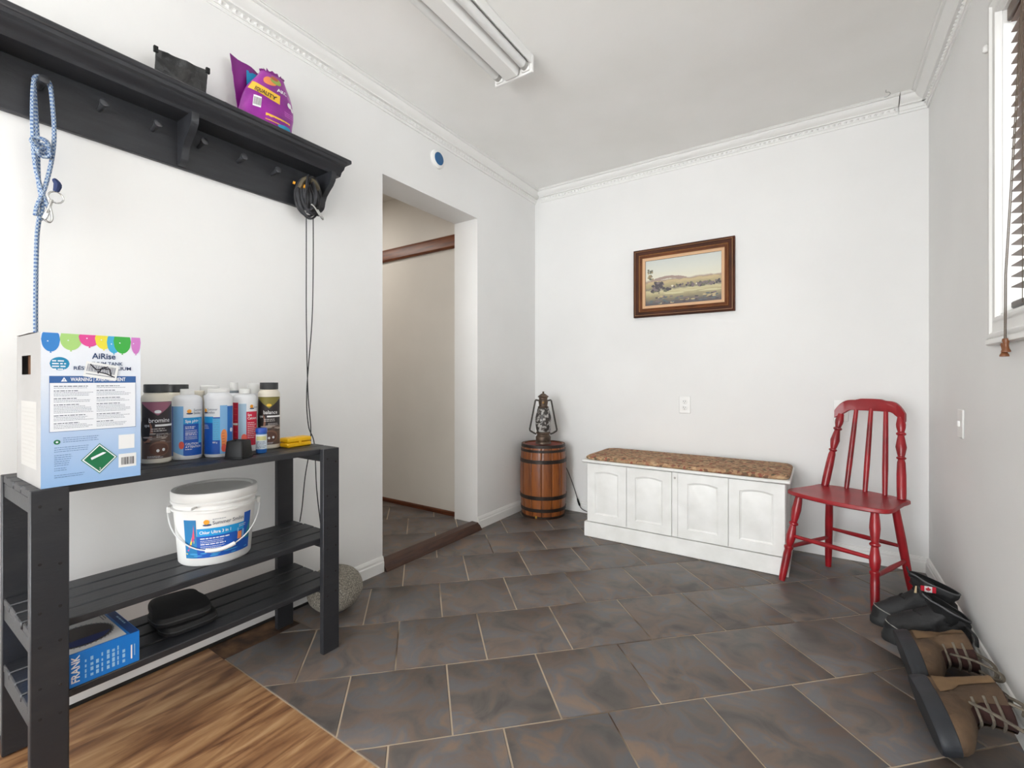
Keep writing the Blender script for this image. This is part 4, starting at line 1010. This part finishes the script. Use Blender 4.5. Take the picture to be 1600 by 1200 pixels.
def gr(z):
    for (r0, z0), (r1, z1) in zip(gpr, gpr[1:]):
        if z0 <= z <= z1: return r0 + (r1 - r0) * (z - z0) / (z1 - z0)
    return .04
b = MB(); random.seed(11)
def leaf(a0, z0, da, dz, rot):
    n = 8; V = [(a0, z0)]; c, s_ = math.cos(rot), math.sin(rot)
    for i in range(n):
        q = 2 * PI * i / n; u = da * math.cos(q); w_ = dz * math.sin(q) * (1 - .4 * abs(math.cos(q))); V.append((a0 + (u * c - w_ * s_) / .05, z0 + u * s_ + w_ * c))
    pts = [((gr(min(max(z, .09), .261)) + .0015) * math.cos(a), (gr(min(max(z, .09), .261)) + .0015) * math.sin(a), min(max(z, .09), .261)) for a, z in V]
    b.add(pts, [(0, 1 + i, 1 + (i + 1) % n) for i in range(n)])
for k in range(46): leaf(random.uniform(0, 2 * PI), random.uniform(.098, .255), random.uniform(.008, .018), random.uniform(.004, .009), random.choice((.5, -.5, 1.1, -1.1, 0)))
b.build('filigree', LMD, t, recalc=False, label='dark ornamental metalwork over the globe')
random.seed(21)
MB().lathe([(.039, .262), (.041, .268), (.033, .272), (.030, .278), (.034, .300), (.034, .318), (.030, .322), (.031, .335), (.038, .340), (.041, .343), (.030, .352), (.014, .364), (.007, .366), (.007, .378), (.004, .380)], 28).build('chimney', LMET, t)
for s in (-1, 1):
    MB().tube([(s * .050, 0, .070), (s * .070, 0, .078), (s * .096, 0, .094), (s * .098, 0, .104), (s * .058, 0, .312), (s * .054, 0, .318), (s * .033, 0, .314)], .0064, 10).build('side_tube', LMD, t)
P = MB().lathe([(.008, 0), (.008, .003), (.004, .004)], 14, M=Matrix.Translation((0, -.034, .300)) @ Matrix.Rotation(PI / 2, 4, 'X')); P.build('burner_knob', mat('dull_brass', (128, 98, 56), .5, .6), t)
b = MB(); lp = smooth_pts([(.228, 3.128, .42), (.30, 3.133, .30), (.352, 3.134, .18), (.395, 3.128, .07), (.43, 3.12, .028), (.52, 3.118, .010)], 6)
t2 = MB().tube(lp, .0026, 7)
M_ = Matrix.Translation(tuple(lc_)) @ Matrix.Rotation(math.atan2(rt2.y, rt2.x), 4, 'Z')
cd = thing('power_cord', 'thin black power cord with inline switch running down beside the barrel', 'cord', (.36, 3.13, .01))
t2.build('cord', CORDM, cd, True)
MB().tube([lp[16], lp[17], lp[19], lp[20]], [.006, .009, .009, .006], 10, flat=.7).build('inline_switch', BLACKP, cd, True)

# ================================================================== BENCH
t = thing('storage_bench', 'white storage bench with four arched panel doors', 'bench', (1.2, 2.9, 0))
BW_ = mat('bench_paint', (240, 239, 236), .38, c2=(231, 230, 226), scale=10, spec=.4)
yF, yB = 2.692, 3.128
MB().box(.645, 1.764, yF - .010, yB, 0.001, .094, .003).build('plinth', BW_, t, True)
MB().box(.660, 1.752, yF + .014, yB - .004, .0945, .4695, .002).build('carcass', BW_, t, True)
MB().box(.632, 1.772, yF - .020, yB + .002, .4700, .4880, .005).build('lid', BW_, t, True)
def door(x0, x1, name='door'):
    z0, z1 = .098, .4655; b = MB(); ia, ib = x0 + .052, x1 - .052; k = 10
    iz0, iz1 = z0 + .050, z1 - .058
    inn = [(ia, iz0), (ib, iz0), (ib, iz1)]; out = [(x0, z0), (x1, z0), (x1, z1)]
    for i in range(1, k):
        u = i / k; x = ib + (ia - ib) * u; inn.append((x, iz1 + .012 * (1 - (2 * u - 1) ** 2))); out.append((x1 + (x0 - x1) * u, z1))
    inn.append((ia, iz1)); out.append((x0, z1))
    cx = (ia + ib) / 2; cz = (iz0 + iz1) / 2
    sc_ = lambda s: [(cx + (x - cx) * (1 - s / (ib - ia) * 2), cz + (z - cz) * (1 - s / (iz1 - iz0) * 2)) for x, z in inn]
    y = yF - .004
    R_ = [[(x, y + .017, z) for x, z in out], [(x, y + .0015, z) for x, z in out],
          [(cx + (x - cx) * .988, y, cz + (z - cz) * .995) for x, z in out], [(x, y, z) for x, z in inn],
          [(x, y + .0045, z) for x, z in sc_(.003)], [(x, y + .0075, z) for x, z in sc_(.010)], [(x, y + .0065, z) for x, z in sc_(.013)]]
    b.loft(R_, cap0=True, cap1=True); return b.build(name, BW_, t, True, sharp=25)
for a, c in ((.664, .9205), (.9225, 1.188), (1.222, 1.4845), (1.4865, 1.748)): door(a, c)
MB().box(1.1895, 1.2205, yF, yF + .013, .098, .4655, .001).build('center_stile', BW_, t, True)
k = MB().lathe([(.006, 0), (.006, .002), (.0035, .0025)], 14, M=Matrix.Translation((1.205, yF, .434)) @ Matrix.Rotation(PI / 2, 4, 'X')); k.box(1.2035, 1.2065, yF - .0032, yF - .002, .4275, .434, 0, 0); k.build('keyhole', mat('worn_metal', (170, 166, 158), .5, .5), t, True)
CU = multi('floral_fabric', [(.06, (104, 90, 70)), (.20, (150, 84, 68)), (.34, (176, 142, 108)), (.60, (164, 124, 94)), (.78, (200, 166, 130)), (.94, (128, 108, 82))], 62, .95, voronoi=True, bump=.25, bscale=160)
b = MB(); nx, ny = 40, 14; x0, x1, y0, y1 = .640, 1.768, yF - .014, yB - .012; V = []
def cz_(u, v):
    e = lambda t_: (1 - abs(2 * t_ - 1) ** 9); return .4885 + .024 * min(1, e(u) * 1.0) ** .55 * e(v) ** .5 + .0025 * noise.noise(Vector((u * 14, v * 6, 2))) * e(u) * e(v)
rings = []
def outl(s, z):
    out = []; n = 64
    for i in range(n):
        a = 2 * PI * i / n; c, s_ = math.cos(a), math.sin(a)
        X = (x0 + x1) / 2 + (x1 - x0) / 2 * (math.copysign(abs(c) ** .16, c)) * (1 - s / (x1 - x0) * 2); Y = (y0 + y1) / 2 + (y1 - y0) / 2 * math.copysign(abs(s_) ** .16, s_) * (1 - s / (y1 - y0) * 2)
        out.append((X, Y, z + .0012 * noise.noise(Vector((X * 30, Y * 30, z * 50)))))
    return out
b.loft([outl(.006, .4886), outl(.001, .4930), outl(0, .4985), outl(.004, .5055), outl(.012, .5105), outl(.03, .5130), outl(.10, .5145), outl(.17, .5150)])
o = b.build('seat_cushion', CU, sharp=60); tag(o, 'long floral patterned seat pad on top of the white bench', 'cushion')

# ================================================================== CHAIR
t = thing('wooden_chair', 'red painted wooden chair with turned legs beside the bench', 'chair', (2.0, 2.72, 0), math.radians(-26))
RC = mat('red_paint', (158, 22, 32), .36, c2=(96, 18, 22), scale=7, ramp=(.42, .78), detail=6, coat=.2)
RC2 = mat('red_seat_paint', (160, 26, 34), .4, c2=(138, 22, 30), scale=6, coat=.1)
so = [(-.216, -.080), (-.208, -.125), (-.17, -.150), (-.10, -.168), (0, -.178), (.10, -.168), (.17, -.150), (.208, -.125), (.216, -.080), (.205, .0), (.196, .08), (.196, .13), (.185, .158), (.10, .186), (0, .195), (-.10, .186), (-.185, .158), (-.196, .13), (-.196, .08), (-.205, .0)]
sp = [(p.x, p.y) for p in smooth_pts([(x, y, 0) for x, y in so], 4, True)]
b = MB(); b.loft([[(x * .965, y * .965, .4195) for x, y in sp], [(x, y, .424) for x, y in sp], [(x, y, .436) for x, y in sp], [(x * .985, y * .985, .4405) for x, y in sp], [(x * .7, y * .7, .4385) for x, y in sp], [(x * .3, y * .3, .4375) for x, y in sp]]); b.build('seat', RC2, t)
turn = [(.0135, 0), (.0155, .04), (.0165, .12), (.0175, .30), (.016, .36), (.0205, .385), (.0205, .40), (.0135, .415), (.0185, .45), (.0215, .52), (.0165, .60), (.0135, .645), (.0205, .66), (.0205, .675), (.0135, .69), (.017, .74), (.0205, .83), (.0185, .91), (.0155, .97), (.015, 1)]
plain = [(.0135, 0), (.016, .15), (.018, .6), (.0155, 1)]
ftop = .421
MB().between((-.200, -.192, 0.0005), (-.158, -.112, ftop), turn).build('front_leg', RC, t)
MB().between((.185, -.180, 0.0005), (.158, -.112, ftop), turn).build('front_leg', RC, t)
MB().between((-.172, .196, 0.0005), (-.135, .130, ftop), plain).build('back_leg', RC, t)
MB().between((.182, .196, 0.0005), (.140, .130, ftop), plain).build('back_leg', RC, t)
lp_ = lambda a, b_, z: tuple(Vector(a) + (Vector(b_) - Vector(a)) * (z / ftop))
FL, FLt, FR, FRt = (-.200, -.192, 0), (-.158, -.112, ftop), (.185, -.180, 0), (.158, -.112, ftop)
BL, BLt, BRr, BRt = (-.172, .196, 0), (-.135, .130, ftop), (.182, .196, 0), (.140, .130, ftop)
rung = [(.008, 0), (.0115, .5), (.008, 1)]
MB().between(lp_(FL, FLt, .222), lp_(FR, FRt, .222), rung).build('stretcher', RC, t)
MB().between(lp_(FL, FLt, .165), lp_(BL, BLt, .165), rung).build('stretcher', RC, t)
MB().between(lp_(FR, FRt, .150), lp_(BRr, BRt, .150), rung).build('stretcher', RC, t)
MB().between(lp_(BL, BLt, .215), lp_(BRr, BRt, .215), rung).build('stretcher', RC, t)
post = [(.017, 0), (.0185, .10), (.0185, .30), (.016, .44), (.0145, .455), (.0125, .475), (.019, .492), (.019, .502), (.013, .515), (.016, .55), (.0215, .63), (.0155, .73), (.0125, .77), (.0195, .785), (.0195, .80), (.013, .815), (.018, .87), (.019, .91), (.0155, .97), (.014, 1)]
for x0_, x1_ in ((-.162, -.126), (.164, .130)): MB().between((x0_, .140, .4385), (x1_, .228, .815), post).build('back_post', RC, t)
for x0_, x1_ in ((-.073, -.062), (.008, .002), (.090, .064)): MB().between((x0_, .165, .4385), (x1_, .245, .850), [(.0105, 0), (.0125, .3), (.0115, .7), (.0095, 1)], 10).build('spindle', RC, t)
# crest rail, curved in plan and arched
b = MB(); rings = []; n = 28
for i in range(n + 1):
    u = -1 + 2 * i / n; x = .150 * u; yc = .250 - .030 * u * u
    au = abs(u)
    zt = .893 - .008 * au ** 2 - .050 * max(0, (au - .55) / .45) ** 2.4 + (.006 if au < .28 else .006 * max(0, 1 - (au - .28) / .15))
    zb = .838 - .008 * max(0, au - .45) - (.040 * max(0, (au - .62) / .38) ** .8 if au > .62 else 0) 
    zb = min(zb, zt - .012)
    th_ = .011
    rings.append([(x, yc - th_, zb + .003), (x, yc - th_ + .003, zb), (x, yc + th_ - .003, zb), (x, yc + th_, zb + .003), (x, yc + th_ + .002, zt - .004), (x, yc + th_ - .002, zt), (x, yc - th_ + .004, zt), (x, yc - th_ + .001, zt - .004)])
b.loft(rings); b.build('crest_rail', RC2, t, sharp=40)

# ================================================================== BOOTS
def boot_rings(L, hs, tilt=0.0, wob=.003, seed=0.0, fat=1.0):
    prof = [(.018, 0, L, .050), (.03, -.002, L - .001, .051), (.05, -.002, L - .004, .051), (.066, -.001, L - .016, .049), (.078, .0, L - .040, .046), (.090, .001, L - .075, .042), (.102, .002, L - .108, .040), (.116, .003, L - .132, .039), (.132, .002, L - .142, .040)]
    if fat < 1.05: prof = [(z * (1 + .22 * min(1, z / .06)), xb, xf + (.012 if .08 < z < .125 else 0), w_ * 1.06) for z, xb, xf, w_ in prof]
    zt = prof[-1][0]
    for k in range(1, 6): prof.append((zt + (hs - zt) * k / 5, .002 - .004 * k / 5, L - .142 + .004 * k, .040 + .002 * k))
    out = []; n = 36
    for z, xb, xf, w_ in prof:
        ring = []
        for j in range(n):
            a = 2 * PI * j / n; c, s = math.cos(a), math.sin(a)
            x = (xb + xf) / 2 + (xf - xb) / 2 * math.copysign(abs(c) ** .85, c)
            y = w_ * fat * s * (1 - .10 * max(0, -c)) * (1 - .12 * max(0, 1 - abs(x - L * .38) / .05) * (z < .06))
            k = noise.noise(Vector((x * 22 + seed, y * 22, z * 34))) * wob * (1 if z > .06 else .3) + (.0055 * math.sin(x * 95 + z * 60 + seed) * min(1, max(0, (z - .075) / .03)) * max(0, 1 - abs(x - L * .45) / (L * .32)) if fat < 1.05 else 0)
            ring.append((x + k * c, y + k * s, z - tilt * max(0, z - .10) * max(-.2, 1 - x / (.5 * L))))
        out.append(ring)
    return out, n
def boot(label, group, M, L, hs, um, sm, lm, kind, tilt=0.0, seed=0.0, fat=1.0):
    t = thing('boot', label, 'boot', tuple(M.translation), 0.0, group)
    R_, n = boot_rings(L, hs, tilt, .012 if kind == 'black' else .005, seed, fat)
    thr = (lambda i, j: i >= 6 and (j <= 3 or j >= n - 4)) if kind == 'brown' else None
    b = MB(); b.loft(R_, cap0=True, cap1=False, skip=thr, M=M)
    # rolled rim and lining
    c_ = lambda r: Vector((sum(p[0] for p in r) / n, sum(p[1] for p in r) / n, 0))
    up = b.build('upper', um, t, True, sharp=60, recalc=False)
    top = R_[-1]; cc = c_(top)
    inner = lambda r, k, dz: [tuple(Vector((cc.x, cc.y, p[2] + dz)) + (Vector((p[0], p[1], 0)) - Vector((cc.x, cc.y, 0))) * k) for p in r]
    li = MB(); li.loft([top, inner(top, .95, .003), inner(top, .90, -.003), inner(top, .80, -.03), inner(top, .62, -.06)], cap0=False, cap1=True, M=M); li.build('lining', lm, t, True, sharp=60, recalc=False)
    # rubber shell / sole
    s = MB(); g = lambda r, k, z: [((p[0] - L / 2) * (1 + k) + L / 2, p[1] * (1 + k * 2.2), z) for p in r]
    hi_ = .062 if kind == 'black' else .040
    f = lambda p: hi_ if kind != 'black' else (.030 + .044 * max(0, (p[0] - L * .62) / (L * .38)) ** .7)
    r0, r2 = R_[0], R_[2]
    sole = [g(r0, .01, 0), g(r0, .03, .004), g(r0, .035, .020), g(r2, .035, .028)]
    if kind == 'black':
        sole.append([(((p[0] - L / 2) * 1.03 + L / 2) - .012 * max(0, p[0] / L - .6) * 2, p[1] * 1.06, f(p)) for p in r2]); sole.append([((p[0] - L / 2) * .98 + L / 2 - .016 * max(0, p[0] / L - .6) * 2, p[1] * .98, f(p) + .001) for p in r2])
    else: sole += [g(r2, .03, .040), g(r2, .0, .042)]
    s.loft(sole, cap0=True, cap1=False, M=M); s.build('rubber_sole', sm, t, True, sharp=50)
    if kind == 'black':
        e = MB().tube([M @ Vector(p) for p in sole[-2]], .0018, 6, closed=True); e.build('piping', mat('piping', (150, 148, 142), .7), t, True)
        MB().tube([M @ Vector(p) for p in top], .003, 6, closed=True).build('collar', mat('collar_grey', (84, 84, 86), .7), t, True)
    return t, R_, n, M
def orient(pos, X, Z):
    X = Vector(X).normalized(); Z = Vector(Z); Z = (Z - X * Z.dot(X)).normalized(); Y = Z.cross(X)
    m = Matrix((X, Y, Z)).transposed().to_4x4(); m.translation = Vector(pos); return m
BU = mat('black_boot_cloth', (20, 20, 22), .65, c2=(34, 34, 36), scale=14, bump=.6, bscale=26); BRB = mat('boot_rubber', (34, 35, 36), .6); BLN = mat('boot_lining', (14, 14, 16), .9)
LACE = mat('boot_lace', (112, 103, 90), .85, c2=(88, 80, 70), scale=60)
def black_boot(toe, heel, label, patch, hs, tilt):
    d = Vector((toe[0] - heel[0], toe[1] - heel[1], 0)); L = d.length
    M = orient((heel[0], heel[1], .0005), d, (0, 0, 1))
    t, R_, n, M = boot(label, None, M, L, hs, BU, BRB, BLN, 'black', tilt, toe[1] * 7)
    top = R_[-1]
    fp = Vector(top[0])
    # tongue and pull tab at the front of the shaft
    MB().tube([M @ (fp + Vector(q)) for q in ((.0, -.006, -.004), (.006, -.006, .014), (.008, 0, .022), (.006, .006, .014), (.0, .006, -.004))], .003, 7).build('pull_tab', BU, t, True)
    for k in range(4):
        b = MB(); z = .105 + .022 * k; rr = [R_[6], R_[8], R_[10], R_[12]][k]
        b.tube(smooth_pts([M @ (Vector(rr[-4]) * 1.0 + Vector((.006, 0, 0))), M @ (Vector(rr[0]) + Vector((.007, 0, 0))), M @ (Vector(rr[4]) + Vector((.006, 0, 0)))], 4), .0022, 6)
        b.build('lace', mat('black_lace', (26, 26, 28), .8), t, True)
    sgn = 1
    i1 = 11
    if patch:
        # side facing the room camera: choose the side whose world y is smaller
        js = n // 4 if (M @ Vector(R_[11][n // 4])).y < (M @ Vector(R_[11][3 * n // 4])).y else 3 * n // 4
        A = Vector(R_[10][js]); B = Vector(R_[13][js]); sg = 1 if A.y > 0 else -1
        c = (A + B) / 2
        f = lambda u, v, h: tuple(M @ Vector((c.x + .034 - u, c.y + sg * (h + .0105), c.z + .006 + v)))
        P = Print(f, .004); RD = flat_c('flag_red', (196, 20, 44)); FW = flat_c('flag_white', (232, 226, 226))
        P.rect(-.023, -.0115, -.0115, .0115, RD, 1); P.rect(.0115, .023, -.0115, .0115, RD, 1); P.rect(-.0115, .0115, -.0115, .0115, FW, 1)
        ml = [(0, 10), (1.8, 6.5), (3.6, 7.4), (3.0, 2.8), (5.4, 4.8), (6.0, 3.2), (9, 3.6), (7.6, .6), (9, -.6), (4.6, -4), (5, -5.4), (.5, -4.8), (.5, -9)]
        ml = ml + [(-x, y) for x, y in ml[::-1][:-1]]
        P.poly([(x * .00098, y * .00098) for x, y in ml], RD, 2)
        P.build('flag_patch', t)
        f2 = lambda u, v, h: tuple(M @ Vector((c.x + .068 + u - v * .1, c.y * .70 + sg * (h + .011), c.z - .006 + v)))
        P = Print(f2, .004); P.poly([(-.004, -.014), (.004, -.014), (.003, .014), (-.002, .014)], flat_c('tan_tag', (206, 184, 146)), 1); P.build('loop_tag', t)
    return t, M, R_
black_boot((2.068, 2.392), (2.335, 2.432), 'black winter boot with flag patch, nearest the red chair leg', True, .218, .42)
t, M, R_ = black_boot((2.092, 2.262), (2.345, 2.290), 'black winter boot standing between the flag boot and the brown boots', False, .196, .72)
b = MB().tube(smooth_pts([M @ Vector((.01, .03, .10)), (2.325, 2.24, .12), (2.338, 2.20, .11), (2.335, 2.17, .09)], 5), .006, 7, flat=.4); b.build('strap', BU, t, True)

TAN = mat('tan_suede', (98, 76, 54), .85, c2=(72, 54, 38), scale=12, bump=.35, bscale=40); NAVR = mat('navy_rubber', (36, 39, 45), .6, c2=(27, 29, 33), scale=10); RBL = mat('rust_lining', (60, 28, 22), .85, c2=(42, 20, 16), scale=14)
STRIP = mat('tan_strip', (122, 95, 64), .8, c2=(102, 78, 52), scale=14)
def brown_boot(M, label, laces, seed):
    L, hs = .285, .185
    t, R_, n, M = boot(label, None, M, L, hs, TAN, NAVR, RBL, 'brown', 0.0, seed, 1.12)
    # tongue in the throat
    tg = MB()
    rows = []
    for i in range(5, 14):
        r = R_[i]; rows.append([tuple(Vector(r[j % n]) * 1.0 + Vector((-.012, 0, 0))) for j in range(-6, 7)])
    tg.loft(rows, closed=False, cap0=False, cap1=False, M=M); tg.build('tongue', RBL, t, True, sharp=60, recalc=False)
    # back strip from sole to rim
    bs = MB(); V = []
    rows = []
    h = n // 2
    for i in range(2, 14):
        r = R_[i]; rows.append([tuple(Vector(r[j]) + Vector((-.0020, math.copysign(.0022, r[j][1]), 0))) for j in range(h - 9, h + 10)])
    bs.loft(rows, closed=False, cap0=False, cap1=False, M=M); bs.build('heel_strip', STRIP, t, True, sharp=60, recalc=False)
    hp_ = Vector(R_[-1][h])
    MB().tube([M @ (hp_ + Vector(q)) for q in ((0, -.010, -.012), (-.006, -.008, .008), (-.006, 0, .016), (-.006, .008, .008), (0, .010, -.012))], .0028, 7).build('pull_loop', TAN, t, True)
    # lacing rows
    for k, i in enumerate((7, 9, 11)):
        rr = R_[i]
        MB().tube(smooth_pts([M @ (Vector(rr[n - 6]) + Vector((.004, 0, 0))), M @ (Vector(rr[0]) + Vector((.008, 0, 0))), M @ (Vector(rr[6]) + Vector((.004, 0, 0)))], 4), .0036, 7).build('lace', LACE, t, True)
    for q in laces: MB().tube(smooth_pts(q, 7), .0060, 7, flat=.6).build('lace', LACE, t, True)
    return t
M1 = orient((2.116, 2.166, .060), (.06, -.99, .02), (.95, .06, .20))
M2 = orient((2.120, 1.862, .064), (.10, -.99, -.02), (.95, .10, .22))
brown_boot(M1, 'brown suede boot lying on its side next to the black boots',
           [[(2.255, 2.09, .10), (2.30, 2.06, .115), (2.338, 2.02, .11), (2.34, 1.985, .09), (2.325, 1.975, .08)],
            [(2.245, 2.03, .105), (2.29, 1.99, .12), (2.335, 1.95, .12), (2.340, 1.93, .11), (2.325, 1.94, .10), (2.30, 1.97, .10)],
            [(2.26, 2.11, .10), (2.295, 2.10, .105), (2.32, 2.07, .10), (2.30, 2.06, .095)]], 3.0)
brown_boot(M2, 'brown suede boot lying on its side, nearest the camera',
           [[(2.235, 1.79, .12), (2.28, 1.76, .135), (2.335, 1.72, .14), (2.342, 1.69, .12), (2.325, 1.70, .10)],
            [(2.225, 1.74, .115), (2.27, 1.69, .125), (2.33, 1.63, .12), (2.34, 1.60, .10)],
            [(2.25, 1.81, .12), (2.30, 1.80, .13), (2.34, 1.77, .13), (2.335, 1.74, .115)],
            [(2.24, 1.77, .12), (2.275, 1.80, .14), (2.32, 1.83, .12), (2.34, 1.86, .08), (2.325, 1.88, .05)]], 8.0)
